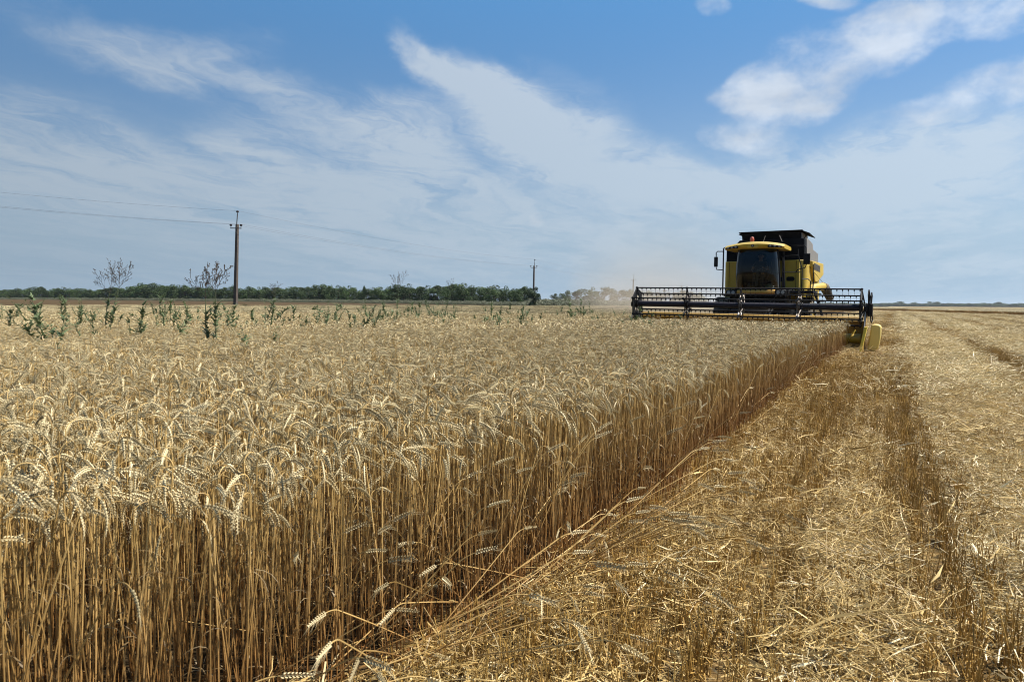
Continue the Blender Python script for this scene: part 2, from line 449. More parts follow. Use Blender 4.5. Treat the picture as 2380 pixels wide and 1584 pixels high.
M_STRAW = straw_mat('cut_straw', (0.295, 0.180, 0.045), (0.555, 0.405, 0.170), rand=0.34, trans=0.04, rough=0.45)
M_PALE = straw_mat('bleached_straw', (0.54, 0.415, 0.195), (0.80, 0.68, 0.42), rand=0.16, trans=0.05, rough=0.45)

def stalk_path(rng, L=0.86, lean=0.08, bend_end=2.2, n=9, ear=0.085):
    """bent stalk in the xz plane: straight culm, arched neck and hanging ear; returns culm points and ear points"""
    s = np.concatenate([np.linspace(0, 0.62, 4), np.linspace(0.80, 0.90, 2), 1 - 0.1 * (1 - np.linspace(0.15, 1.0, n))]) * (L - ear)
    es = np.linspace(0, ear, 6)
    full = np.concatenate([s, (L - ear) + es[1:]])
    k0 = L - ear - 0.065
    pts = [np.array([0., 0, 0])]
    amp = rng.normal(0, 0.015)
    for a, b in zip(full[:-1], full[1:]):
        mid = (a + b) / 2
        t = max(0.0, (mid - k0) / (L - k0))
        tn = 0.065 / (L - k0)
        th = lean * (mid / L) + bend_end * (0.72 * min(1.0, t / tn) + 0.28 * max(0.0, (t - tn) / (1 - tn)))
        pts.append(pts[-1] + (b - a) * np.array([math.sin(th), amp * math.sin(mid * 9), math.cos(th)]))
    pts = np.array(pts)
    return pts[:len(s)], pts[len(s) - 1:]

def add_ear(mb, ep, rng, detail):
    side = Vector((0, 1, 0)); tilt = rng.uniform(-0.9, 0.9)
    ep = [Vector(p) for p in ep]
    if detail == 0:
        mb.tube(ep, [0.004, 0.0068, 0.0072, 0.0066, 0.0055, 0.002], 4, flat=0.85); return
    mb.tube(ep, 0.0014, 3)
    nn = 9
    for i in range(nn * 2):
        t = (i + 0.5) / (nn * 2) * (len(ep) - 1); k = min(int(t), len(ep) - 2)
        p = ep[k].lerp(ep[k + 1], t - k); d = (ep[k + 1] - ep[k]).normalized()
        a = d.cross(side).normalized(); b = d.cross(a)
        out = (a * math.cos(tilt) + b * math.sin(tilt)) * (1 if i % 2 else -1)
        w = out.cross(d)
        taper = 1 - 0.45 * (i / (nn * 2)) ** 2
        ax = (d * 0.9 + out * 0.42).normalized()
        c = p + out * 0.0030 * taper; Ls = 0.0110 * taper; rr = 0.0033 * taper
        o2 = ax.cross(w).normalized()
        mid = c + ax * Ls * 0.42
        ring = [mid + w * rr * 1.15, mid + o2 * rr * 0.85, mid - w * rr * 1.15, mid - o2 * rr * 0.85]
        b0 = len(mb.v); mb.v += [tuple(c)] + [tuple(q) for q in ring] + [tuple(c + ax * Ls)]
        for q in range(4):
            mb.f.append((b0, b0 + 1 + (q + 1) % 4, b0 + 1 + q)); mb.mi.append(mb.cur)
            mb.f.append((b0 + 5, b0 + 1 + q, b0 + 1 + (q + 1) % 4)); mb.mi.append(mb.cur)
        if i % 2 == 0 or i > 14:
            la = rng.uniform(0.018, 0.045); tip = c + ax * Ls + (ax + Vector(rng.normal(0, 0.15, 3))) * la
            q0 = c + ax * Ls
            mb.f.append((len(mb.v), len(mb.v) + 1, len(mb.v) + 2)); mb.mi.append(mb.cur)
            mb.v += [tuple(q0 + w * 0.0005), tuple(q0 - w * 0.0005), tuple(tip)]

def add_blade(mb, p, rng, L, wd, az=None, droop=2.4, n=5):
    az = rng.uniform(0, 6.28) if az is None else az
    d = Vector((math.cos(az), math.sin(az), 0)); sd = Vector((-math.sin(az), math.cos(az), 0))
    p = Vector(p); th = rng.uniform(0.2, 0.5); tw = rng.uniform(-1.2, 1.2); prev = None
    for i in range(n + 1):
        t = i / n
        w = wd * (0.5 + 0.5 * math.sin(min(1, t * 1.6 + 0.25) * 3.14159)) * (1 - t * 0.85)
        q = (sd * math.cos(tw * t) + Vector((0, 0, 1)) * math.sin(tw * t)) * w
        cur = (p + q, p - q)
        if prev: mb.quad(prev[0], prev[1], cur[1], cur[0])
        prev = cur
        th += droop / n * rng.uniform(0.6, 1.4)
        p = p + (d * math.sin(th) + Vector((0, 0, 1)) * math.cos(th)) * (L / n)

def wheat_near(rng, bend=None, L=None):
    mb = MB(); mb.cur = 0
    cp, ep = stalk_path(rng, L or rng.uniform(0.91, 0.99), rng.uniform(-0.03, 0.07), bend if bend is not None else rng.uniform(1.9, 3.2), ear=rng.uniform(0.068, 0.095))
    mb.tube(cp, np.linspace(0.0025, 0.0013, len(cp)), 4, cap=False)
    mb.cur = 1; add_ear(mb, ep, rng, 1)
    mb.cur = 2
    for h in (0.18, 0.40, 0.58):
        if rng.random() < 0.34: add_blade(mb, (np.interp(h, cp[:, 2], cp[:, 0]), 0, h), rng, rng.uniform(0.07, 0.16), rng.uniform(0.0018, 0.0040))
    return mb

def wheat_mid(rng, count=1, spread=0.0, zmin=0.0):
    mb = MB()
    for _ in range(count):
        cp, ep = stalk_path(rng, rng.uniform(0.89, 0.99), rng.uniform(-0.03, 0.08), rng.uniform(1.7, 3.2), n=5)
        ox, oy = (rng.uniform(-spread, spread), rng.uniform(-spread, spread)) if spread else (0, 0)
        ya = rng.normal(0, 0.9) if spread else 0
        c, s_ = math.cos(ya), math.sin(ya)
        T = lambda P: np.stack([P[:, 0] * c - P[:, 1] * s_ + ox, P[:, 0] * s_ + P[:, 1] * c + oy, P[:, 2]], -1)
        mb.cur = 0; mb.tube(T(cp), 0.0021, 3, cap=False)
        mb.cur = 1; add_ear(mb, T(ep), rng, 0)
        mb.cur = 2
        if rng.random() < 0.2: add_blade(mb, (ox, oy, rng.uniform(0.1, 0.4)), rng, 0.12, 0.003, n=3)
    return mb

def wheat_far(rng, size=1.5, count=190):
    mb = MB()
    for _ in range(count):
        ox, oy = rng.uniform(-size / 2, size / 2, 2); ya = rng.normal(0, 1.0); h = rng.uniform(0.74, 0.84)
        dx, dy = math.cos(ya), math.sin(ya); w = 0.008
        mb.cur = 0
        px_, py_ = -dy * 0.004, dx * 0.004
        mb.quad((ox + px_, oy + py_, 0.25), (ox - px_, oy - py_, 0.25), (ox - px_, oy - py_, h - 0.05), (ox + px_, oy + py_, h - 0.05))
        mb.cur = 1
        rg = [(ox, oy, h - 0.07), (ox + dx * 0.03, oy + dy * 0.03, h), (ox + dx * 0.08, oy + dy * 0.08, h - 0.015), (ox + dx * 0.12, oy + dy * 0.12, h - 0.075)]
        mb.tube(rg, [0.004, 0.008, 0.0085, 0.004], 3, cap=False)
    return mb

def variants(cname, items):
    """unlinked collection of source meshes for a scatter; items: list of meshes"""
    c = bpy.data.collections.new(cname)
    for i, me in enumerate(items):
        o = bpy.data.objects.new('%s_%03d' % (cname, i), me); c.objects.link(o)
    return c

def scatter(name, coll, pts, rot, scl, idx):
    me = bpy.data.meshes.new(name)
    n = len(pts); me.vertices.add(n); me.vertices.foreach_set('co', np.asarray(pts, np.float32).ravel())
    for an, ty, val, key in (('rot', 'FLOAT_VECTOR', rot, 'vector'), ('scl', 'FLOAT_VECTOR', scl, 'vector'), ('idx', 'INT', idx, 'value')):
        a = me.attributes.new(an, ty, 'POINT')
        a.data.foreach_set(key, np.asarray(val, np.int32 if ty == 'INT' else np.float32).ravel())
    me.update()
    o = bpy.data.objects.new(name, me); COL.objects.link(o)
    ng = bpy.data.node_groups.new(name + '_scatter', 'GeometryNodeTree')
    ng.interface.new_socket('Geometry', in_out='INPUT', socket_type='NodeSocketGeometry')
    ng.interface.new_socket('Geometry', in_out='OUTPUT', socket_type='NodeSocketGeometry')
    N, L_ = ng.nodes, ng.links
    gi = N.new('NodeGroupInput'); go = N.new('NodeGroupOutput')
    ci = N.new('GeometryNodeCollectionInfo'); ci.inputs['Collection'].default_value = coll
    ci.inputs['Separate Children'].default_value = True; ci.inputs['Reset Children'].default_value = True
    ip = N.new('GeometryNodeInstanceOnPoints'); ip.inputs['Pick Instance'].default_value = True
    def attr(nm, ty):
        a = N.new('GeometryNodeInputNamedAttribute'); a.data_type = ty; a.inputs['Name'].default_value = nm; return a.outputs['Attribute']
    L_.new(gi.outputs[0], ip.inputs['Points']); L_.new(ci.outputs[0], ip.inputs['Instance'])
    L_.new(attr('idx', 'INT'), ip.inputs['Instance Index'])
    e2r = N.new('FunctionNodeEulerToRotation'); L_.new(attr('rot', 'FLOAT_VECTOR'), e2r.inputs[0])
    L_.new(e2r.outputs[0], ip.inputs['Rotation']); L_.new(attr('scl', 'FLOAT_VECTOR'), ip.inputs['Scale'])
    L_.new(ip.outputs[0], go.inputs[0])
    md = o.modifiers.new('scatter', 'NODES'); md.node_group = ng
    return o

def frustum_pts(rng, d0, d1, dens, lo=-0.95, hi=0.95, grow=1.2):
    """uniform random ground points between two depths inside the view cone plus a margin"""
    w = lambda d: (hi - lo) * d + 2 * grow
    area = ((hi - lo) * (d1 ** 2 - d0 ** 2) / 2 + 2 * grow * (d1 - d0))
    n = int(area * dens)
    x0, x1 = min(lo * d0, lo * d1) - grow, hi * d1 + grow
    N_ = int(n * (x1 - x0) * (d1 - d0) / area)
    x = rng.uniform(x0, x1, N_); y = rng.uniform(d0, d1, N_)
    k = (x > lo * y - grow) & (x < hi * y + grow)
    return x[k], y[k]

# ------------------------------------------------------------------ wheat
def build_wheat():
    rng = np.random.default_rng(11)
    near = [wheat_near(rng).mesh('wheat_stalk', [M_STEM, M_EAR, M_LEAF], 0) for _ in range(16)]
    erect = [wheat_near(rng, bend=rng.uniform(0.5, 1.2)).mesh('wheat_stalk', [M_STEM, M_EAR, M_LEAF], 0) for _ in range(3)]
    mid = [wheat_mid(rng, 3, 0.05).mesh('wheat_tuft', [M_STEM, M_EAR, M_LEAF], 0) for _ in range(14)]
    far = [wheat_far(rng).mesh('wheat_patch', [M_STEM, M_EAR, M_LEAF], 0) for _ in range(6)]
    coll = variants('wheat_plants', near + erect + mid + far)
    nN, nE, nM, nF = len(near), len(erect), len(mid), len(far)
    P, R_, S_, I_ = [], [], [], []
    def put(x, y, rot, scl, idx):
        P.append(np.stack([x, y, gz(x, y) - 0.01], -1)); R_.append(rot); S_.append(scl); I_.append(idx)
    # near
    x, y = frustum_pts(rng, 0.2, 13.5, 620, lo=-1.0, hi=0.95, grow=1.0)
    v, u = vu(x, y); k = in_wheat(v, u) & (((vnoise(v, u, 0.35, 31) + rng.random(len(x)) * 0.8) > 0.25) & ((rng.random(len(x)) < 0.66) | (v > edge_v(u) - 0.45)))
    x, y, v, u = x[k], y[k], v[k], u[k]; n = len(x)
    eg = np.clip((v - edge_v(u) + 0.25) / 0.25, 0, 1)
    yaw = np.where(rng.random(n) < 0.26, rng.uniform(-3.1, 3.1, n), rng.normal(-0.10, 0.95, n)) + (vnoise(x, y, 0.8, 41) - 0.5) * 1.2
    tilt = rng.normal(0.01, 0.05, n) + (vnoise(x, y, 0.7, 42) - 0.5) * 0.13 + np.where(rng.random(n) < 0.04, rng.uniform(0.1, 0.6, n), 0) * eg
    sc = rng.normal(1.03, 0.045, n) * (0.96 + 0.08 * vnoise(x, y, 1.1, 43))
    short = rng.random(n) < 0.035
    sc = np.where(short, sc * rng.uniform(0.6, 0.9, n), sc)
    idx = np.where(rng.random(n) < 0.05, nN + rng.integers(0, nE, n), rng.integers(0, nN, n))
    put(x, y, np.stack([rng.normal(0, 0.06, n) + rng.normal(0, 0.07, n) * eg, tilt + rng.normal(0, 0.06, n) * eg, yaw], -1), np.stack([sc, sc, sc], -1), idx)
    # stalks knocked over along the cut edge
    n = 180
    u = np.where(np.arange(n) < 70, rng.uniform(1.0, 4.6, n), rng.uniform(0.6, 13, n)); v = edge_v(u) - rng.uniform(-0.02, 0.30, n)
    x, y = xy(v, u)
    yaw = rng.normal(-0.2, 0.8, n); yaw = np.where(rng.random(n) < 0.3, yaw + 3.14, yaw)
    s = rng.uniform(0.9, 1.15, n)
    put(x, y, np.stack([rng.normal(0, 0.1, n), rng.uniform(0.45, 1.52, n), yaw], -1), np.stack([s, s, s], -1), nN + rng.integers(0, nE, n))
    n = 75
    u = rng.uniform(1.2, 4.2, n); v = edge_v(u) - rng.uniform(-0.06, 0.25, n); x, y = xy(v, u); s = rng.uniform(1.0, 1.2, n)
    put(x, y, np.stack([rng.normal(0, 0.1, n), rng.uniform(0.9, 1.5, n), rng.normal(-0.15, 0.9, n)], -1), np.stack([s, s, s], -1), nN + rng.integers(0, nE, n))
    # mid
    x, y = frustum_pts(rng, 13.5, 34, 118, lo=-0.86, hi=0.86, grow=1.5)
    v, u = vu(x, y); k = in_wheat(v, u); x, y = x[k], y[k]; n = len(x)
    yaw = np.where(rng.random(n) < 0.26, rng.uniform(-3.1, 3.1, n), rng.normal(-0.10, 0.95, n)) + (vnoise(x, y, 1.2, 41) - 0.5) * 1.2
    sc = rng.normal(1.03, 0.05, n) * (0.95 + 0.10 * vnoise(x, y, 1.6, 43))
    put(x, y, np.stack([rng.normal(0, 0.06, n), rng.normal(0.01, 0.06, n), yaw], -1), np.stack([sc, sc, sc], -1), nN + nE + rng.integers(0, nM, n))
    # far
    x, y = frustum_pts(rng, 34, 190, 0.75, lo=-0.84, hi=0.84, grow=3)
    v, u = vu(x, y); k = (v > -60.8) & (v < HV - 4.4) ; x, y = x[k], y[k]; n = len(x)
    put(x, y, np.stack([rng.normal(0, 0.02, n), rng.normal(0, 0.02, n), rng.normal(0, 0.5, n)], -1), np.tile([1, 1, 1.0], (n, 1)) * rng.normal(1, 0.04, (n, 1)), nN + nE + nM + rng.integers(0, nF, n))
    P_ = np.concatenate(P)
    o = scatter('wheat_field', coll, P_, np.concatenate(R_), np.concatenate(S_), np.concatenate(I_))
    tag(o, 'ripe golden wheat standing left of the cut edge with drooping ears', 'wheat', kind='stuff')
    print('wheat instances', len(P_))
    # uncut wheat block on the far right beyond the stubble
    fc = variants('far_wheat_patches', far)
    poly_u = lambda v: np.interp(v, [-16, -15, 4.0, 4.6, 17, 24, 60], [400, 216, 212, 186, 127, 95, 60])
    x, y = frustum_pts(rng, 60, 420, 1.5, lo=0.28, hi=0.82, grow=3)
    v, u = vu(x, y); k = (v > -15) & (u > poly_u(v)) & ((u < poly_u(v) + 16) | (rng.random(len(x)) < 0.28)); x, y = x[k], y[k]; n = len(x)
    o = scatter('distant_wheat', fc, np.stack([x, y, gz(x, y)], -1), np.stack([np.zeros(n), np.zeros(n), rng.uniform(0, 6, n)], -1),
                np.tile([1.6, 1.6, 0.82], (n, 1)), rng.integers(0, nF, n))
    tag(o, 'uncut strip of wheat far off on the right beyond the stubble', 'wheat', kind='stuff')
    print('block', n)

# ------------------------------------------------------------------ stubble and straw
def stub_tuft(rng, n=5, r=0.0019, w=0.022, h=(0.09, 0.19)):
    mb = MB()
    for _ in range(n):
        x, y = rng.normal(0, w, 2); hh = rng.uniform(*h); tx, ty = rng.normal(0, 0.12, 2)
        mb.tube([(x, y, -0.01), (x + tx * hh * 0.5, y + ty * hh * 0.5, hh * 0.5), (x + tx * hh, y + ty * hh, hh)], r * rng.uniform(0.8, 1.2), 4)
        if rng.random() < 0.35: add_blade(mb, (x, y, hh * 0.5), rng, rng.uniform(0.05, 0.1), 0.004, n=3)
    return mb
def straw_bunch(rng, n=22, spread=0.075, L=(0.015, 0.13), r=0.0012, lift=0.06, flatn=0.25):
    mb = MB()
    for _ in range(n):
        c = np.array([*rng.normal(0, spread, 2), abs(rng.normal(0, lift))]); a = rng.uniform(0, 6.28); e = rng.normal(0, flatn)
        l = rng.uniform(*L) if rng.random() < 0.8 else rng.uniform(L[1], L[1] * 1.5)
        d = np.array([math.cos(a) * math.cos(e), math.sin(a) * math.cos(e), math.sin(e)]) * l / 2
        k = np.array([-d[1], d[0], 0]) * rng.normal(0, 0.12) + np.array([0, 0, rng.normal(0, 0.006)])
        p0, p1, p2 = c - d, c + k, c + d
        for q in (p0, p1, p2): q[2] = max(q[2], 0.004)
        if rng.random() < 0.25:
            w = np.array([-d[1], d[0], 0]); w = w / (np.linalg.norm(w) + 1e-9) * rng.uniform(0.0012, 0.0028)
            z = np.array([0, 0, rng.normal(0, 0.003)])
            mb.quad(p0 - w, p0 + w, p1 + w + z, p1 - w - z); mb.quad(p1 - w - z, p1 + w + z, p2 + w * 0.3, p2 - w * 0.3)
        else:
            mb.tube([p0, p1, p2], r * rng.uniform(0.7, 1.3), 4)
    return mb

def build_stubble():
    rng = np.random.default_rng(23)
    tuf = [stub_tuft(rng, rng.integers(3, 7)).mesh('stubble_tuft', [M_STUB], 0) for _ in range(12)]
    tufm = [stub_tuft(rng, 7, 0.0026, 0.05).mesh('stubble_tuft', [M_STUB], 0) for _ in range(6)]
    def patch(r, s=1.2):
        mb = MB()
        for row in np.arange(-s / 2, s / 2, 0.15):
            for t in np.arange(-s / 2, s / 2, 0.05):
                x = row + rng.normal(0, 0.012); y = t + rng.normal(0, 0.02); h = rng.uniform(0.09, 0.18)
                a = rng.uniform(0, 3.14); dx, dy = 0.004 * math.cos(a), 0.004 * math.sin(a)
                tx, ty = rng.normal(0, 0.015, 2)
                mb.quad((x - dx, y - dy, 0), (x + dx, y + dy, 0), (x + dx + tx, y + dy + ty, h), (x - dx + tx, y - dy + ty, h))
        return mb
    pat = [patch(rng).mesh('stubble_patch', [M_STUB], 0) for _ in range(4)]
    coll = variants('stubble_plants', tuf + tufm + pat)
    P, R_, S_, I_ = [], [], [], []
    def region(d0, d1, dens):
        x, y = frustum_pts(rng, d0, d1, dens, lo=-0.3, hi=0.88, grow=1.2)
        v, u = vu(x, y)
        v = np.round((v + 0.02) / 0.15) * 0.15 + rng.normal(0, 0.014, len(v))     # drilled in rows
        k = ~in_wheat(v, u) & (v > HV - 3.8) & ~((u > HU - 0.9) & (u < HU + 1.1) & (v > HV - 3.8) & (v < HV + 4.2)); v, u = v[k], u[k]
        x, y = xy(v, u); return x, y, v, u
    for d0, d1, dens, base, cnt in ((1.0, 9, 330, 0, len(tuf)), (9, 26, 130, len(tuf), len(tufm))):
        x, y, v, u = region(d0, d1, dens)
        sw = swath(v, u)
        keep = rng.random(len(x)) < (1.0 - 0.78 * sw)
        x, y, v, u, sw = x[keep], y[keep], v[keep], u[keep], sw[keep]; n = len(x)
        s = rng.uniform(0.7, 1.15, n) * (0.75 + 0.5 * vnoise(v, u, 0.8, 51)) * np.where((u > HU - 3.5) & (u < HU + 1) & (v < 0.4), 0.45, 1.0)
        P.append(np.stack([x, y, gz(x, y) + (vnoise(v, u, 3.0, 21) - 0.5) * 0.05], -1)); R_.append(np.stack([rng.normal(0, 0.10, n), rng.normal(0, 0.10, n), rng.uniform(0, 6.28, n)], -1))
        S_.append(np.stack([s, s, s], -1)); I_.append(base + rng.integers(0, cnt, n))
    x, y = frustum_pts(rng, 26, 110, 0.65, lo=0.0, hi=0.84, grow=2)
    v, u = vu(x, y); k = ~in_wheat(v, u) & (v > HV - 3.4) & (rng.random(len(x)) < 1.0 - 0.9 * swath(v, u)); x, y = x[k], y[k]; n = len(x)
    P.append(np.stack([x, y, gz(x, y)], -1)); R_.append(np.stack([np.zeros(n), np.zeros(n), np.full(n, -YAW)], -1)); S_.append(np.ones((n, 3)))
    I_.append(len(tuf) + len(tufm) + rng.integers(0, len(pat), n))
    o = scatter('stubble', coll, np.concatenate(P), np.concatenate(R_), np.concatenate(S_), np.concatenate(I_))
    tag(o, 'short golden stubble left standing in drilled rows', 'stubble', kind='stuff')
    print('stubble', sum(map(len, P)))
    # loose straw
    bun = [straw_bunch(rng).mesh('straw_bunch', [M_STRAW], 0) for _ in range(14)]
    mat_ = [straw_bunch(rng, 34, 0.10, (0.012, 0.08), 0.0011, 0.02, 0.18).mesh('straw_mat', [M_STRAW], 0) for _ in range(6)]
    lng = [straw_bunch(rng, 3, 0.10, (0.22, 0.45), 0.0014, 0.08, 0.2).mesh('long_straw', [M_STRAW], 0) for _ in range(6)]
    midb = [straw_bunch(rng, 44, 0.17, (0.03, 0.18), 0.0022, 0.05, 0.25).mesh('straw_heap', [M_STRAW], 0) for _ in range(8)]
    farb = [straw_bunch(rng, 60, 0.26, (0.06, 0.25), 0.005, 0.05, 0.2).mesh('straw_far', [M_STRAW], 0) for _ in range(4)]
    pmat = [straw_bunch(rng, 34, 0.10, (0.012, 0.10), 0.0012, 0.025, 0.2).mesh('pale_mat', [M_PALE], 0) for _ in range(6)]
    pmid = [straw_bunch(rng, 44, 0.17, (0.03, 0.18), 0.0023, 0.05, 0.25).mesh('pale_heap', [M_PALE], 0) for _ in range(5)]
    pfar = [straw_bunch(rng, 60, 0.26, (0.06, 0.25), 0.005, 0.05, 0.2).mesh('pale_far', [M_PALE], 0) for _ in range(4)]
    allm = bun + mat_ + lng + midb + farb + pmat + pmid + pfar
    coll = variants('straw_pieces', allm)
    o0 = 0; o1 = len(bun); o2 = o1 + len(mat_); o3 = o2 + len(lng); o4 = o3 + len(midb); o5 = o4 + len(farb); o6 = o5 + len(pmat); o7 = o6 + len(pmid)
    P, R_, S_, I_ = [], [], [], []
    def lay(d0, d1, dens, base, cnt, zr, thr=0.0, power=1.0, sc=(0.8, 1.25), tilt=0.12, lo=-0.3):
        x, y = frustum_pts(rng, d0, d1, dens, lo=lo, hi=0.88, grow=1.2)
        v, u = vu(x, y); k = ~in_wheat(v, u) & (v > HV - 3.8) & ((v > edge_v(u) + 0.10) | (u > HU)); x, y, v, u = x[k], y[k], v[k], u[k]
        sw = swath(v, u); cl = vnoise(v, u * 0.6, 0.42, 61) * 0.34 + vnoise(v, u, 0.16, 62) * 0.28 + vnoise(v, u * 0.07, 0.27, 63) * 0.38
        p = np.clip(sw * 1.15, 0.05, 1) ** power * np.clip((cl - 0.46 + 0.26 * sw) * 5.0, 0.02, 1)
        k = rng.random(len(x)) < p
        x, y, v, u, cl, sw = x[k], y[k], v[k], u[k], cl[k], sw[k]; n = len(x)
        z = gz(x, y) + (vnoise(v, u, 3.0, 21) - 0.5) * 0.05 + rng.random(n) * zr * np.clip((cl - 0.25) * 2.2, 0.1, 1.2) * (0.45 + sw)
        s = rng.uniform(*sc, n)
        P.append(np.stack([x, y, z], -1)); R_.append(np.stack([rng.normal(0, tilt, n), rng.normal(0, tilt, n), rng.uniform(0, 6.28, n)], -1))
        S_.append(np.stack([s, s, s], -1)); I_.append(base + rng.integers(0, cnt, n))
    lay(1.0, 9.5, 200, o0, len(bun), 0.13, tilt=0.25)
    lay(1.0, 9.5, 190, o1, len(mat_), 0.05)
    lay(1.0, 9.5, 30, o1, len(mat_), 0.02, power=0.25)
    lay(1.0, 9.5, 420, o5, len(pmat), 0.09, power=5.0, tilt=0.22)
    lay(1.0, 9.5, 80, o0, len(bun), 0.10, power=6.0, tilt=0.25)
    lay(1.0, 12, 6, o2, len(lng), 0.16, tilt=0.1)
    lay(9.5, 32, 62, o3, len(midb), 0.12, tilt=0.2, lo=0.0, power=1.4)
    lay(9.5, 32, 135, o6, len(pmid), 0.09, power=5.0, tilt=0.18, lo=0.0)
    lay(32, 150, 2.2, o4, len(farb), 0.10, lo=0.0)
    lay(32, 150, 7.0, o7, len(pfar), 0.10, power=4.0, lo=0.0)
    o = scatter('straw_litter', coll, np.concatenate(P), np.concatenate(R_), np.concatenate(S_), np.concatenate(I_))
    tag(o, 'loose pale straw strewn over the stubble in swaths', 'straw', kind='stuff')
    print('straw', sum(map(len, P)))

if 'wheat' not in DEBUG: build_wheat()
if 'stub' not in DEBUG: build_stubble()

# ------------------------------------------------------------------ harvester
YEL = mat('yellow_paint', (0.43, 0.292, 0.020), 0.45, var=0.15, vscale=1.5, dust=0.2)
YELD = mat('dusty_header_paint', (0.3864, 0.2142, 0.0235), 0.5, var=0.2, vscale=2, dust=0.15)
CREAM = mat('faded_yellow_cover', (0.62, 0.46, 0.12), 0.4, dust=0.15)
ORNG = mat('orange_yellow_trim', (0.4400, 0.2160, 0.0160), 0.4, dust=0.2)
BLK = mat('black_steel', (0.006, 0.006, 0.007), 0.5, spec=0.2, dust=0.02)
BLUEBLK = mat('blue_black_tube_paint', (0.008, 0.008, 0.016), 0.45, spec=0.25, dust=0.03)
BLKM = mat('black_tank_sheet', (0.005, 0.005, 0.006), 0.85, spec=0.08)
GREY = mat('grey_side_panel', (0.1445, 0.1403, 0.1318), 0.5, var=0.1, dust=0.35)
RUBB = mat('tyre_rubber', (0.018, 0.017, 0.016), 0.85, dust=0.4)
STEEL = mat('worn_steel', (0.35, 0.34, 0.33), 0.38, metal=0.8, dust=0.25)
LAMPW = mat('lamp_glass', (0.22, 0.22, 0.21), 0.15, spec=0.8)
AMBER = mat('amber_lens', (0.36, 0.065, 0.018), 0.3, spec=0.6)
GRILL = mat('vent_mesh', (0.10, 0.095, 0.085), 0.7)
SEATM = mat('seat_fabric', (0.03, 0.03, 0.035), 0.9)
PLAST = mat('console_plastic', (0.05, 0.05, 0.05), 0.6)

def glass_mat(name, tint, refl=0.6):
    mt = bpy.data.materials.new(name); mt.use_nodes = True
    t = mt.node_tree; g = NG(t); t.nodes.remove(t.nodes['Principled BSDF'])
    tr = g.n('ShaderNodeBsdfTransparent'); tr.inputs[0].default_value = (*tint, 1)
    gl = g.n('ShaderNodeBsdfGlossy'); gl.inputs['Roughness'].default_value = 0.03; gl.inputs[0].default_value = (refl, refl, refl, 1)
    fr = g.n('ShaderNodeFresnel'); fr.inputs[0].default_value = 1.5
    mx = g.n('ShaderNodeMixShader'); g.put(mx.inputs[0], fr.outputs[0]); g.put(mx.inputs[1], tr.outputs[0]); g.put(mx.inputs[2], gl.outputs[0])
    g.put(t.nodes['Material Output'].inputs[0], mx.outputs[0])
    return mt
GLASS = glass_mat('tinted_cab_glass', (0.36, 0.40, 0.33))

def wheel(name, root, x, y, r, w, side):
    mb = MB(); prof = []
    for t in np.linspace(0, 1, 13):       # tyre cross-section (radius, offset)
        a = math.pi * t
        prof.append((r * 0.58 + (r * 0.42) * (math.sin(a) ** 0.42), -w / 2 * math.cos(a)))
    n = 40
    mb.loft([[(x + o, y + q * math.cos(2 * math.pi * k / n), r + q * math.sin(2 * math.pi * k / n)) for q, o in prof] for k in range(n)] +
            [[(x + o, y + q, r) for q, o in prof]], cap=False, closed=True)
    for k in range(26):                   # lugs in a chevron
        for s in (-1, 1):
            a = 2 * math.pi * (k + (0.25 if s > 0 else -0.25)) / 26
            for j in range(3):
                a2 = a + j * 0.05; o0 = s * (0.02 + j * 0.14) * w; o1 = s * (0.02 + (j + 1) * 0.14) * w
                P = []
                for o, da in ((o0, 0), (o1, 0.05), (o1, 0.11), (o0, 0.06)):
                    P.append((x + o, y + (r + 0.035) * math.cos(a2 + da), r + (r + 0.035) * math.sin(a2 + da)))
                Q = [(p[0], y + (p[1] - y) * 0.93, r + (p[2] - r) * 0.93) for p in P]
                mb.loft([Q, P])
    wh = empty('wheel', (0, 0, 0)); wh.parent = root
    wh.name = name
    mb.build('tyre', RUBB, wh)
    m2 = MB(); xo = x + side * w * 0.32
    m2.disc((xo - 0.05, y, r), r * 0.6, 'x', 28, 0.10); m2.disc((xo - 0.1 * (side < 0) , y, r), r * 0.2, 'x', 18, 0.2)
    for k in range(8):
        a = k * math.pi / 4; m2.disc((xo + side * 0.04, y + r * 0.32 * math.cos(a), r + r * 0.32 * math.sin(a)), 0.03, 'x', 8, 0.05)
    m2.build('rim', YEL, wh)

